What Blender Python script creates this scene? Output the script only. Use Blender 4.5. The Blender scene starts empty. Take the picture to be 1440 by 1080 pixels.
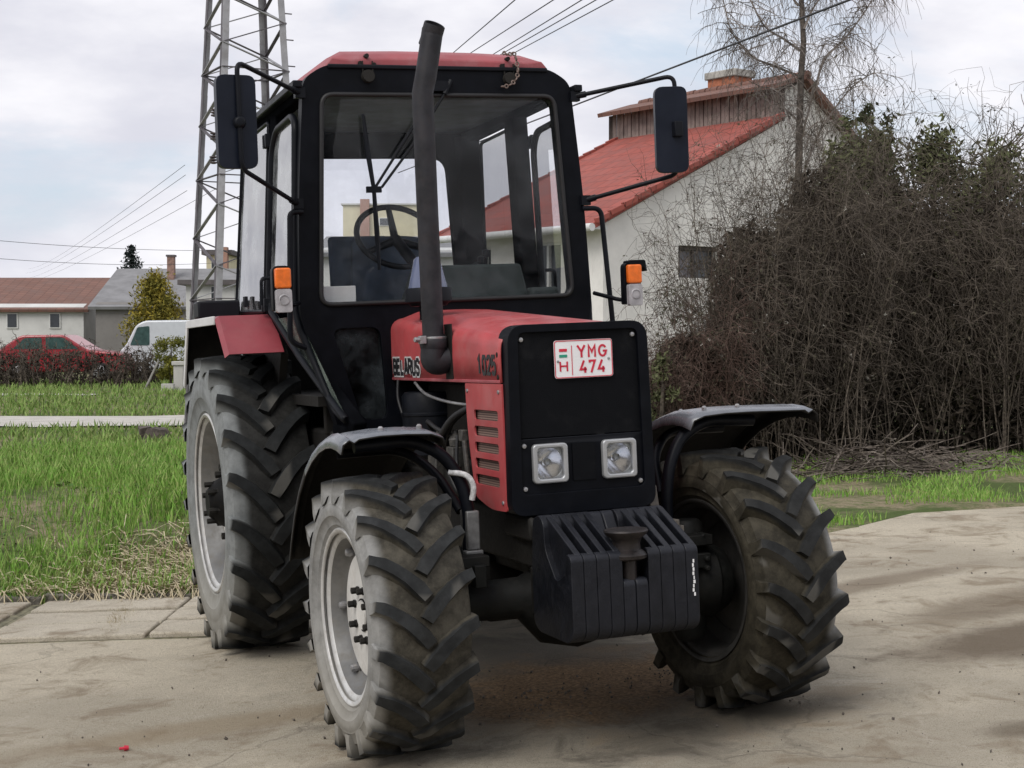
import bpy, bmesh, math, random
from mathutils import Vector, Matrix, Euler, noise as mnoise
random.seed(7)
S = bpy.context.scene
COL = S.collection
PI = math.pi
R = math.radians

# ------------------------------------------------------------------ camera frame
CP = Vector((-2.4722, -6.0486, 1.6295))
YAW, PITCH, FPX = -0.356, -0.0291, 2204.65
def axes(roll):
    cy, sy = math.cos(YAW), math.sin(YAW)
    f = Vector((-sy*math.cos(PITCH), cy*math.cos(PITCH), math.sin(PITCH)))
    r0 = Vector((cy, sy, 0)); u0 = r0.cross(f)
    return r0*math.cos(roll)+u0*math.sin(roll), -r0*math.sin(roll)+u0*math.cos(roll), f
CR, CU, CF = axes(0.0)
TR, TU, TF = axes(-0.0446)
A = Matrix((TR, TU, TF)); B = Matrix((CR, CU, CF))
M3 = B.transposed() @ A
M4 = M3.to_4x4(); M4.translation = CP - M3 @ CP          # tractor frame -> world: the yard tilts 2.5 degrees
FH = Vector((CF.x, CF.y, 0)).normalized()                # street frame: u to the right, d away from the viewer
def ud(u, d, z=0.0):
    p = CP + CR*u + FH*d
    return Vector((p.x, p.y, z))
def to_ud(x, y):
    q = Vector((x-CP.x, y-CP.y, 0))
    return q.dot(CR), q.dot(FH)
NRM = M3 @ Vector((0, 0, 1)); ORG = M4.translation
def zplane(x, y):
    return ORG.z - (NRM.x*(x-ORG.x)+NRM.y*(y-ORG.y))/NRM.z
def softclamp(u, lo, hi):
    m, h = (lo+hi)/2, (hi-lo)/2
    t = (u-m)/h
    return m+h*(t/(1+abs(t)**6)**(1/6))
def sstep(a, b, x):
    t = min(1, max(0, (x-a)/(b-a)))
    return t*t*(3-2*t)
def G(u, d):                                             # yard surface
    dd = min(max(d, -5), 11)
    p = ud(softclamp(u, -3.2, 4.6), dd)
    return zplane(p.x, p.y)
def edge_d(u):                                           # far edge of the concrete yard
    if u < -1.2: return 10.35
    if u < 2.4: return 10.35+(u+1.2)/3.6*1.75
    return 12.1+min(u-2.4, 1.0)*1.15+max(0, min(u-3.4, 6))*.30
def bank(u, d):
    b = 0.47*sstep(10.35, 13.4, d)*(1-sstep(-1.4, 0.6, u))
    b += 0.05*mnoise.noise(Vector((u*.7, d*.5, 3)))*sstep(10.5, 12, d)
    return b
def GT(u, d):                                            # terrain beyond the yard
    return G(u, d)+bank(u, d)
def at(px, py, d):                                       # picture direction -> a point d metres away
    return CP + (CF + CR*((px-720)/FPX) - CU*((py-540)/FPX))*d

# ------------------------------------------------------------------ materials
def nodes(name):
    m = bpy.data.materials.new(name); m.use_nodes = True
    nt = m.node_tree
    return m, nt, nt.nodes['Principled BSDF'], nt.nodes, nt.links
def math_node(nt, op, a, b=None, clamp=False):
    n = nt.nodes.new('ShaderNodeMath'); n.operation = op; n.use_clamp = clamp
    for i, v in enumerate((a, b)):
        if v is None: continue
        if isinstance(v, (int, float)): n.inputs[i].default_value = v
        else: nt.links.new(v, n.inputs[i])
    return n.outputs[0]
def mixc(nt, f, a, b):
    n = nt.nodes.new('ShaderNodeMix'); n.data_type = 'RGBA'
    for s, v in ((0, f), (6, a), (7, b)):
        if isinstance(v, (int, float)): n.inputs[s].default_value = v
        elif isinstance(v, tuple): n.inputs[s].default_value = (*v[:3], 1)
        else: nt.links.new(v, n.inputs[s])
    return n.outputs[2]
def noise_node(nt, scale, detail=5, rough=.6, vec=None, dist=0):
    n = nt.nodes.new('ShaderNodeTexNoise'); n.inputs['Scale'].default_value = scale
    n.inputs['Detail'].default_value = detail; n.inputs['Roughness'].default_value = rough
    n.inputs['Distortion'].default_value = dist
    if vec is None:
        tc = nt.nodes.get('TC') or nt.nodes.new('ShaderNodeTexCoord'); tc.name = 'TC'
        vec = tc.outputs['Object']
    nt.links.new(vec, n.inputs['Vector'])
    return n.outputs[0]
def ramp(nt, fac, lo, hi):
    n = nt.nodes.new('ShaderNodeMapRange'); n.interpolation_type = 'SMOOTHSTEP'
    n.inputs[1].default_value = lo; n.inputs[2].default_value = hi
    nt.links.new(fac, n.inputs[0]); return n.outputs[0]
def bump(nt, p, h, strength=.3, dist=.01):
    b = nt.nodes.new('ShaderNodeBump'); b.inputs['Strength'].default_value = strength
    b.inputs['Distance'].default_value = dist
    nt.links.new(h, b.inputs['Height']); nt.links.new(b.outputs[0], p.inputs['Normal'])
def mat(name, col, rough=.5, metal=0, var=.25, vscale=6, dust=0, dustcol=(.30, .26, .20), bmp=.15, bscale=60, spec=.5, coat=0, chips=0, edge=0, edgecol=(.07, .07, .075)):
    m, nt, p, N, L = nodes(name)
    a = tuple(c*(1-var) for c in col); b = tuple(min(1, c*(1+var)) for c in col)
    c = mixc(nt, ramp(nt, noise_node(nt, vscale, 6), .3, .7), a, b)
    if chips:
        c = mixc(nt, math_node(nt, 'MULTIPLY', ramp(nt, noise_node(nt, 34, 5, .7), .66, .70), chips), c, (.07, .03, .028))
        st = nt.nodes.new('ShaderNodeMapping'); st.inputs['Scale'].default_value = (14, 14, 1.2); nt.links.new(nt.nodes['TC'].outputs['Object'], st.inputs[0])
        c = mixc(nt, math_node(nt, 'MULTIPLY', ramp(nt, noise_node(nt, 1.6, 6, .7, st.outputs[0]), .5, .8), .35), c, tuple(k*.6+.03 for k in col))
    if dust:
        f = ramp(nt, noise_node(nt, vscale*2.3, 8, .7), .42, .75)
        f = math_node(nt, 'MULTIPLY', f, dust)
        c = mixc(nt, f, c, dustcol)
        rr = math_node(nt, 'ADD', math_node(nt, 'MULTIPLY', f, .5), rough, True)
        L.new(rr, p.inputs['Roughness'])
    else:
        p.inputs['Roughness'].default_value = rough
    if edge:
        ge = N.new('ShaderNodeNewGeometry')
        c = mixc(nt, math_node(nt, 'MULTIPLY', ramp(nt, ge.outputs['Pointiness'], .53, .60), edge), c, edgecol)
    L.new(c, p.inputs['Base Color'])
    p.inputs['Metallic'].default_value = metal
    p.inputs['Specular IOR Level'].default_value = spec
    p.inputs['Coat Weight'].default_value = coat
    if bmp: bump(nt, p, noise_node(nt, bscale, 4), bmp, .004)
    return m
def glass(name, tint=(.9, .93, .95), refl=.10, dirt=.10, dirtcol=(.55, .6, .65), gloss=.02, fres=.5):
    m, nt, p, N, L = nodes(name)
    N.remove(p); out = N['Material Output']
    tr = N.new('ShaderNodeBsdfTransparent'); tr.inputs[0].default_value = (*tint, 1)
    gl = N.new('ShaderNodeBsdfGlossy'); gl.inputs['Roughness'].default_value = gloss
    df = N.new('ShaderNodeBsdfDiffuse'); df.inputs[0].default_value = (*dirtcol, 1)
    fr = N.new('ShaderNodeLayerWeight'); fr.inputs[0].default_value = .35
    f = math_node(nt, 'ADD', math_node(nt, 'MULTIPLY', fr.outputs['Fresnel'], fres), refl*.4, True)
    m1 = N.new('ShaderNodeMixShader'); L.new(f, m1.inputs[0]); L.new(tr.outputs[0], m1.inputs[1]); L.new(gl.outputs[0], m1.inputs[2])
    dn = math_node(nt, 'MULTIPLY', ramp(nt, noise_node(nt, 3.5, 8, .7), .35, .8), dirt*2)
    m2 = N.new('ShaderNodeMixShader'); L.new(dn, m2.inputs[0]); L.new(m1.outputs[0], m2.inputs[1]); L.new(df.outputs[0], m2.inputs[2])
    L.new(m2.outputs[0], out.inputs[0])
    return m
def leafmat(name, cols, rough=.7):
    # colour varies from clump to clump
    m, nt, p, N, L = nodes(name)
    c = mixc(nt, ramp(nt, noise_node(nt, 2.2, 4), .35, .65), cols[0], cols[1])
    c = mixc(nt, ramp(nt, noise_node(nt, 23, 3), .4, .7), c, cols[2] if len(cols) > 2 else cols[1])
    L.new(c, p.inputs['Base Color']); p.inputs['Roughness'].default_value = rough
    p.inputs['Specular IOR Level'].default_value = .2
    return m
RED = mat('faded_red_paint', (.42, .066, .071), .34, var=.16, vscale=3, dust=.45, dustcol=(.40, .17, .16), bmp=.05, spec=.5, chips=.7)
REDROOF = mat('chalky_red_paint', (.30, .060, .070), .5, var=.15, vscale=4, dust=.5, dustcol=(.36, .19, .20), bmp=.05)
REDF = mat('dull_red_fender_paint', (.25, .040, .052), .45, var=.14, vscale=3, dust=.3, dustcol=(.30, .12, .12), bmp=.05)
BLACK = mat('black_plastic', (.0035, .0042, .0065), .45, var=.3, dust=.16, dustcol=(.016, .017, .020), bmp=.03, bscale=90, spec=.10, edge=.5, edgecol=(.03, .032, .038))
BLACKP = mat('black_paint', (.005, .006, .009), .42, var=.3, dust=.2, dustcol=(.024, .024, .026), bmp=.06, spec=.15)
MATTE = mat('matt_black_cab_steel', (.006, .0065, .008), 1.0, var=.3, bmp=0, spec=0)
GRIME = mat('greasy_black_iron', (.005, .005, .005), .6, var=.4, vscale=14, dust=.35, dustcol=(.026, .022, .018), bmp=.3, spec=.12, edge=.5, edgecol=(.04, .038, .035))
FENDER = mat('fender_plastic_sky_sheen', (.135, .145, .165), .25, var=.2, dust=.4, dustcol=(.20, .21, .225), bmp=.02, spec=.6)  # black plastic; the sky's pale reflection is painted into its base colour
FLAP = mat('dusty_mudflap', (.012, .011, .010), .8, var=.3, vscale=5, dust=.5, dustcol=(.032, .027, .023), bmp=.15)
WEIGHT = mat('dark_blue_cast_iron', (.006, .0068, .0095), .42, var=.35, vscale=10, dust=.4, dustcol=(.020, .020, .025), bmp=.3, bscale=90, spec=.22, edge=.6, edgecol=(.045, .048, .06))
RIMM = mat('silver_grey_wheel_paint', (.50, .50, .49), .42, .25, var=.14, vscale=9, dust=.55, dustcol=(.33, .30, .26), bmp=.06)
RIMK = mat('shaded_dirty_rim', (.035, .034, .032), .6, .1, var=.3, vscale=9, dust=.5, dustcol=(.06, .052, .043), bmp=.1)  # rim paint of the +x wheels, their shade put into the colour
RIMB = mat('grey_rim_barrel', (.135, .135, .132), .45, .25, var=.25, vscale=8, dust=.6, dustcol=(.155, .142, .12), bmp=.06)  # wheel paint darkened for the recessed barrel, its shade in the colour
RIMD = mat('grey_wheel_dish', (.085, .085, .085), .5, .2, var=.2, vscale=9, dust=.6, dustcol=(.13, .12, .10), bmp=.06)
PALE = mat('pale_hub_paint', (.60, .59, .56), .5, 0, var=.12, vscale=7, dust=.4, dustcol=(.40, .37, .32), bmp=.06)
STEEL = mat('dull_steel', (.34, .34, .35), .4, .7, var=.25, vscale=20, dust=.4)
EXH = mat('scorched_exhaust_steel', (.022, .022, .026), .55, .2, var=.4, vscale=9, dust=.4, dustcol=(.055, .045, .045), bmp=.25, spec=.3)
CHROME = mat('bright_chrome', (.8, .8, .82), .18, 1, var=.05, bmp=0)
BEZEL = mat('headlight_trim_grey', (.42, .43, .44), .35, .5, var=.1, bmp=.02)
AMBER = mat('amber_lens_plastic', (.78, .16, .015), .3, var=.15, vscale=30, bmp=.1, coat=.3)
CLEAR = mat('milky_clear_lens', (.36, .35, .36), .3, var=.2, vscale=25, bmp=.1, coat=.2)
SEATM = mat('blue_grey_seat_cloth', (.05, .068, .10), .85, var=.3, vscale=5)
DASH = mat('dark_green_console', (.022, .031, .030), .8, var=.25, vscale=5)
PAPER = mat('white_card', (.7, .7, .68), .7, var=.1)
LININ = mat('cab_headlining', (.12, .14, .17), .8, var=.3)
GLASSM = glass('windscreen_glass', tint=(.985, .99, .995), refl=.0, dirt=.022, fres=.26)
GLASSS = glass('side_glass', tint=(.985, .99, .995), refl=.05, dirt=.04, dirtcol=(.80, .84, .86))
GLASSL = glass('dusty_green_pane', tint=(.75, .82, .78), refl=.15, dirt=.42, dirtcol=(.27, .32, .29), gloss=.15, fres=.25)
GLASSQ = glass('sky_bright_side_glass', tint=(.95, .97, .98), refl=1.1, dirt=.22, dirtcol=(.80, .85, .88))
GLASSD = glass('lower_glass', tint=(.20, .23, .25), refl=.0, dirt=.55, dirtcol=(.055, .064, .070), gloss=.3, fres=.15)
PALES = mat('painted_sky_sheen', (.62, .62, .62), .5, var=.08)  # edges that mirror the sky, its paleness painted into the colour
PLATEW = mat('plate_white', (.78, .78, .79), .35, var=.04, bmp=.02)
PLATER = mat('plate_red', (.55, .02, .05), .4, var=.1, bmp=0)
PLATEG = mat('plate_green', (.02, .26, .17), .4, var=.1, bmp=0)
LETTER = mat('black_lettering', (.02, .02, .022), .5, var=.2, bmp=0)
SILVER = mat('silver_decal', (.55, .55, .55), .5, var=.15, bmp=0)
WHITEH = mat('braided_white_hose', (.55, .55, .55), .6, var=.3, vscale=60)
def grille_mat():
    m, nt, p, N, L = nodes('grille_mesh_black')
    tc = N.new('ShaderNodeTexCoord'); tc.name = 'TC'
    w = N.new('ShaderNodeTexVoronoi'); w.inputs['Scale'].default_value = 110
    w.inputs['Randomness'].default_value = .15; L.new(tc.outputs['Object'], w.inputs['Vector'])
    f = ramp(nt, w.outputs['Distance'], .25, .5)
    c = mixc(nt, f, (.001, .001, .0015), (.006, .0065, .008))
    L.new(mixc(nt, math_node(nt, 'MULTIPLY', ramp(nt, noise_node(nt, 6, 7, .7), .50, .80), .5), c, (.026, .026, .027)), p.inputs['Base Color'])
    p.inputs['Roughness'].default_value = .6; p.inputs['Specular IOR Level'].default_value = .06
    bump(nt, p, f, .3, .003); return m
GRILLE = grille_mat()
def ventmesh():
    m, nt, p, N, L = nodes('tan_vent_mesh')
    tc = N.new('ShaderNodeTexCoord'); tc.name = 'TC'
    w = N.new('ShaderNodeTexWave'); w.bands_direction = 'Z'; w.inputs['Scale'].default_value = 32
    L.new(tc.outputs['Object'], w.inputs['Vector'])
    L.new(mixc(nt, w.outputs[1], (.06, .035, .03), (.27, .19, .15)), p.inputs['Base Color'])
    p.inputs['Roughness'].default_value = .8; return m
VENTM = ventmesh()
def tyre_mat(name, Rr, depth, side, groove, sidecol, lug=(.022, .024, .027)):
    m, nt, p, N, L = nodes(name)
    tc = N.new('ShaderNodeTexCoord'); tc.name = 'TC'
    sx = N.new('ShaderNodeSeparateXYZ'); L.new(tc.outputs['Object'], sx.inputs[0])
    y, z, x = sx.outputs[1], sx.outputs[2], sx.outputs[0]
    rad = math_node(nt, 'SQRT', math_node(nt, 'ADD', math_node(nt, 'MULTIPLY', y, y), math_node(nt, 'MULTIPLY', z, z)))
    n1 = noise_node(nt, 7, 7, .7)
    rj = math_node(nt, 'ADD', rad, math_node(nt, 'MULTIPLY', math_node(nt, 'SUBTRACT', n1, .5), depth*.7))
    top = ramp(nt, rj, Rr-depth*.75, Rr-depth*.2)
    gcol = mixc(nt, ramp(nt, noise_node(nt, 11, 8, .75), .35, .68), tuple(c*.38 for c in groove), groove)
    lcol = mixc(nt, ramp(nt, noise_node(nt, 15, 6), .35, .7), lug, tuple(c*2.0 for c in lug))
    c = mixc(nt, top, gcol, lcol)
    # pale dust on the outer sidewall
    xs = math_node(nt, 'MULTIPLY', x, float(side))
    sw = ramp(nt, math_node(nt, 'ADD', xs, math_node(nt, 'MULTIPLY', math_node(nt, 'SUBTRACT', noise_node(nt, 9, 6), .5), .03)), .12, .165)
    sw = math_node(nt, 'MULTIPLY', sw, math_node(nt, 'SUBTRACT', 1.0, ramp(nt, rad, Rr-depth*1.6, Rr-depth*.15)))
    low = math_node(nt, 'SUBTRACT', 1.0, ramp(nt, z, -.45*Rr/.555, -.05))
    scol = mixc(nt, ramp(nt, noise_node(nt, 12, 8, .7), .3, .7), tuple(k*.62 for k in sidecol), sidecol)
    scol = mixc(nt, math_node(nt, 'MULTIPLY', low, .6), scol, (.30, .28, .235))
    c = mixc(nt, math_node(nt, 'MULTIPLY', sw, .92), c, scol)
    ge = N.new('ShaderNodeNewGeometry')
    c = mixc(nt, math_node(nt, 'MULTIPLY', ramp(nt, ge.outputs['Pointiness'], .53, .60), .55), c, (.13, .125, .112))
    L.new(c, p.inputs['Base Color']); p.inputs['Roughness'].default_value = .72
    p.inputs['Specular IOR Level'].default_value = .18
    bump(nt, p, noise_node(nt, 45, 6, .7), .35, .006)
    return m

# ------------------------------------------------------------------ mesh building
class MB:
    def __init__(s): s.v = []; s.f = []; s.m = []; s.mi = 0
    def add(s, vs, fs):
        o = len(s.v); s.v += [tuple(v) for v in vs]
        for f in fs: s.f.append(tuple(i+o for i in f)); s.m.append(s.mi)
        return s
    def box(s, c, size, rot=None):
        x, y, z = (k/2 for k in size)
        vs = [Vector((a, b, e)) for a in (-x, x) for b in (-y, y) for e in (-z, z)]
        if rot is not None: vs = [(rot @ v) for v in vs]
        c = Vector(c)
        return s.add([v+c for v in vs], [(0, 1, 3, 2), (4, 6, 7, 5), (0, 4, 5, 1), (2, 3, 7, 6), (0, 2, 6, 4), (1, 5, 7, 3)])
    def bar(s, a, b, w, h, up=(0, 0, 1)):
        a, b = Vector(a), Vector(b); d = (b-a); l = d.length; d.normalize()
        x = d.cross(Vector(up))
        if x.length < 1e-4: x = d.cross(Vector((0, 1, 0)))
        x.normalize(); z = x.cross(d)
        vs = [p+x*i*w/2+z*j*h/2 for p in (a, b) for i, j in ((-1, -1), (1, -1), (1, 1), (-1, 1))]
        return s.add(vs, [(3, 2, 1, 0), (4, 5, 6, 7), (0, 1, 5, 4), (1, 2, 6, 5), (2, 3, 7, 6), (3, 0, 4, 7)])
    def tube(s, pts, rad, n=10, cap=True):
        pts = [Vector(p) for p in pts]; k = len(pts)
        rads = rad if isinstance(rad, (list, tuple)) else [rad]*k
        t0 = (pts[1]-pts[0]).normalized()
        x = t0.orthogonal().normalized()
        vs = []; prev = t0
        for i, p in enumerate(pts):
            t = (pts[min(i+1, k-1)]-pts[max(i-1, 0)]).normalized()
            q = prev.rotation_difference(t); x = q @ x; x = (x-t*x.dot(t)).normalized(); y = t.cross(x); prev = t
            vs += [p+(x*math.cos(2*PI*j/n)+y*math.sin(2*PI*j/n))*rads[i] for j in range(n)]
        fs = [(i*n+j, i*n+(j+1) % n, (i+1)*n+(j+1) % n, (i+1)*n+j) for i in range(k-1) for j in range(n)]
        if cap: fs += [tuple(range(n-1, -1, -1)), tuple(range((k-1)*n, k*n))]
        return s.add(vs, fs)
    def lathe(s, prof, n=48, axis='x', c=(0, 0, 0), cap=False):
        c = Vector(c); vs = []
        for a, r in prof:
            for j in range(n):
                t = 2*PI*j/n; p, q = r*math.cos(t), r*math.sin(t)
                vs.append(c+Vector({'x': (a, p, q), 'y': (q, a, p), 'z': (p, q, a)}[axis]))
        k = len(prof)
        fs = [(i*n+j, i*n+(j+1) % n, (i+1)*n+(j+1) % n, (i+1)*n+j) for i in range(k-1) for j in range(n)]
        if cap: fs += [tuple(range(n-1, -1, -1)), tuple(range((k-1)*n, k*n))]
        return s.add(vs, fs)
    def prism(s, poly, axis, a, b):
        n = len(poly)
        def p3(p, h): return {'x': (h, p[0], p[1]), 'y': (p[0], h, p[1]), 'z': (p[0], p[1], h)}[axis]
        vs = [p3(p, a) for p in poly]+[p3(p, b) for p in poly]
        fs = [tuple(range(n)), tuple(range(2*n-1, n-1, -1))]+[(i, i+n, (i+1) % n+n, (i+1) % n) for i in range(n)]
        return s.add(vs, fs)
    def build(s, name, mats, parent=None, bevel=0, seg=2, smooth=35, solid=0, sub=0):
        me = bpy.data.meshes.new(name); me.from_pydata(s.v, [], s.f)
        if not isinstance(mats, (list, tuple)): mats = [mats]
        for m in mats: me.materials.append(m)
        if len(mats) > 1: me.polygons.foreach_set('material_index', s.m)
        return finish(name, me, parent, bevel, seg, smooth, solid, sub)
def finish(name, me, parent, bevel=0, seg=2, smooth=35, solid=0, sub=0, fix=True):
    if fix and len(me.polygons) < 60000:
        bm = bmesh.new(); bm.from_mesh(me); bmesh.ops.recalc_face_normals(bm, faces=bm.faces); bm.to_mesh(me); bm.free()
    if smooth:
        me.polygons.foreach_set('use_smooth', [True]*len(me.polygons)); me.set_sharp_from_angle(angle=R(smooth))
    o = bpy.data.objects.new(name, me); COL.objects.link(o)
    if parent is not None: o.parent = parent
    if solid:
        md = o.modifiers.new('s', 'SOLIDIFY'); md.thickness = abs(solid); md.offset = 0
        if solid < 0: md.material_offset = 1; md.material_offset_rim = 1
    if sub:
        md = o.modifiers.new('d', 'SUBSURF'); md.levels = md.render_levels = sub
    if bevel:
        md = o.modifiers.new('b', 'BEVEL'); md.width = bevel; md.segments = seg; md.limit_method = 'ANGLE'; md.angle_limit = R(40)
        md.harden_normals = False
    return o
def plate(name, outer, holes, axis, pos, thick, mats, parent, bevel=0, seg=2):
    """flat sheet with holes; outer and holes are 2-D loops; thickness along the axis"""
    bm = bmesh.new(); es = []
    def p3(p, h): return {'x': (h, p[0], p[1]), 'y': (p[0], h, p[1]), 'z': (p[0], p[1], h)}[axis]
    for loop in [outer]+list(holes):
        vs = [bm.verts.new(p3(p, pos)) for p in loop]
        es += [bm.edges.new((vs[i], vs[(i+1) % len(vs)])) for i in range(len(vs))]
    bmesh.ops.triangle_fill(bm, use_beauty=True, use_dissolve=False, edges=es)
    r = bmesh.ops.extrude_face_region(bm, geom=list(bm.faces))
    d = Vector(p3((0, 0), thick))
    bmesh.ops.translate(bm, vec=d, verts=[g for g in r['geom'] if isinstance(g, bmesh.types.BMVert)])
    bmesh.ops.recalc_face_normals(bm, faces=bm.faces)
    me = bpy.data.meshes.new(name); bm.to_mesh(me); bm.free()
    for m in (mats if isinstance(mats, (list, tuple)) else [mats]): me.materials.append(m)
    return finish(name, me, parent, bevel, seg, 35, fix=False)
def rrect(x0, x1, z0, z1, r, n=5):
    out = []
    for cx, cz, a in ((x1-r, z1-r, 0), (x0+r, z1-r, 90), (x0+r, z0+r, 180), (x1-r, z0+r, 270)):
        for i in range(n+1):
            t = R(a+90*i/n); out.append((cx+r*math.cos(t), cz+r*math.sin(t)))
    return out
def rpoly(pts, r, n=4):
    """polygon with rounded corners"""
    out = []; k = len(pts)
    rs = r if isinstance(r, (list, tuple)) else [r]*k
    for i in range(k):
        p, a, b = Vector(pts[i]), Vector(pts[i-1]), Vector(pts[(i+1) % k])
        da, db = (a-p), (b-p); q = min(rs[i], da.length*.45, db.length*.45)
        if q < 1e-5: out.append(tuple(p)); continue
        s, e = p+da.normalized()*q, p+db.normalized()*q
        for j in range(n+1):
            t = j/n; out.append(tuple((s*(1-t)**2+p*2*t*(1-t)+e*t*t)))
    return out
def spline(pts, n=8):
    pts = [Vector(p) for p in pts]; out = []
    for i in range(len(pts)-1):
        p0, p1, p2, p3 = pts[max(i-1, 0)], pts[i], pts[i+1], pts[min(i+2, len(pts)-1)]
        for j in range(n):
            t = j/n
            out.append(.5*((2*p1)+(p2-p0)*t+(2*p0-5*p1+4*p2-p3)*t*t+(3*p1-p0-3*p2+p3)*t**3))
    out.append(pts[-1]); return out
def fillet(pts, r, n=6):
    pts = [Vector(p) for p in pts]; out = [pts[0]]
    for i in range(1, len(pts)-1):
        p, a, b = pts[i], pts[i-1], pts[i+1]
        q = min(r, (a-p).length*.45, (b-p).length*.45)
        s, e = p+(a-p).normalized()*q, p+(b-p).normalized()*q
        out += [s*(1-t)**2+p*2*t*(1-t)+e*t*t for t in [j/n for j in range(n+1)]]
    return out+[pts[-1]]
def text_mesh(name, body, size, mw, matl, parent, width=None, embolden=0, depth=.0015):
    cu = bpy.data.curves.new('t', 'FONT'); cu.body = body; cu.size = size; cu.align_x = 'CENTER'; cu.align_y = 'CENTER'
    cu.extrude = depth; cu.offset = embolden
    ob = bpy.data.objects.new('t', cu); COL.objects.link(ob)
    dg = bpy.context.evaluated_depsgraph_get(); dg.update()
    me = bpy.data.meshes.new_from_object(ob.evaluated_get(dg)); bpy.data.objects.remove(ob)
    xs = [v.co.x for v in me.vertices]; ys = [v.co.y for v in me.vertices]
    w, h = max(xs)-min(xs), max(ys)-min(ys); cx, cy = (max(xs)+min(xs))/2, (max(ys)+min(ys))/2
    sx = (width/w) if width else 1; sy = size/h
    for v in me.vertices: v.co = mw @ Vector(((v.co.x-cx)*sx, (v.co.y-cy)*sy, v.co.z))
    me.materials.clear(); me.materials.append(matl)
    return finish(name, me, parent, smooth=0, fix=False)
SIDE = lambda y, z, x: Matrix.Translation((x, y, z)) @ Matrix(((0, 0, -1, 0), (-1, 0, 0, 0), (0, 1, 0, 0), (0, 0, 0, 1)))
def strokes(mb, lines, w, y, th):
    """flat letter strokes in the x-z plane facing -y"""
    for ln in lines:
        pts = [Vector((p[0], 0, p[1])) for p in ln]; k = len(pts); L_, R_ = [], []
        for i, p in enumerate(pts):
            a = (p-pts[i-1]).normalized() if i else None; b = (pts[i+1]-p).normalized() if i < k-1 else None
            t = (a or b) if not (a and b) else (a+b).normalized()
            n = Vector((-t.z, 0, t.x)); s = 1.0
            if a and b: s = 1/max(.5, abs(n.dot(Vector((-a.z, 0, a.x)))))
            L_.append(p+n*w/2*s); R_.append(p-n*w/2*s)
        vs = []
        for h in (y, y-th):
            vs += [Vector((q.x, h, q.z)) for q in L_]+[Vector((q.x, h, q.z)) for q in R_]
        fs = []
        for i in range(k-1):
            fs += [(i, i+1, k+i+1, k+i), (2*k+i, 3*k+i, 3*k+i+1, 2*k+i+1), (i, 2*k+i, 2*k+i+1, i+1), (k+i, k+i+1, 3*k+i+1, 3*k+i)]
        fs += [(0, k, 3*k, 2*k), (k-1, 3*k-1, 4*k-1, 2*k-1)]
        mb.add(vs, fs)
def islands(o):
    '''one object for each separate piece (bolt, hinge, screw ...)'''
    me = o.data; n = len(me.vertices); par = list(range(n))
    def find(i):
        while par[i] != i: par[i] = par[par[i]]; i = par[i]
        return i
    for e in me.edges:
        a, b = find(e.vertices[0]), find(e.vertices[1])
        if a != b: par[a] = b
    groups = {}
    for p in me.polygons: groups.setdefault(find(p.vertices[0]), []).append(p.index)
    for fl in list(groups.values())[1:]:
        c = o.copy(); c.data = keep(me, fl, o.name); COL.objects.link(c)
    o.data = keep(me, list(groups.values())[0], o.name)
def keep(me, fl, name):
    ids = {}; vs = []; fs = []
    for f in fl:
        q = []
        for v in me.polygons[f].vertices:
            if v not in ids: ids[v] = len(vs); vs.append(me.vertices[v].co[:])
            q.append(ids[v])
        fs.append(q)
    n = bpy.data.meshes.new(name); n.from_pydata(vs, [], fs)
    for m in me.materials: n.materials.append(m)
    n.polygons.foreach_set('material_index', [me.polygons[f].material_index for f in fl])
    n.polygons.foreach_set('use_smooth', [True]*len(fl)); n.set_sharp_from_angle(angle=R(35))
    return n
def empty(name, mw=None):
    o = bpy.data.objects.new(name, None); COL.objects.link(o); o.empty_display_size = .2
    if mw is not None: o.matrix_world = mw
    return o
def tag(o, label=None, cat=None, group=None, kind=None):
    for k, v in (('label', label), ('category', cat), ('group', group), ('kind', kind)):
        if v: o[k] = v
    return o

# ================================================================== TRACTOR (built in its own frame: front axle at y = 0, nose towards -y)
T = empty('tractor', M4)
tag(T, 'faded red tractor with black cab and muddy lugged tyres parked on the concrete yard', 'tractor')

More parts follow.
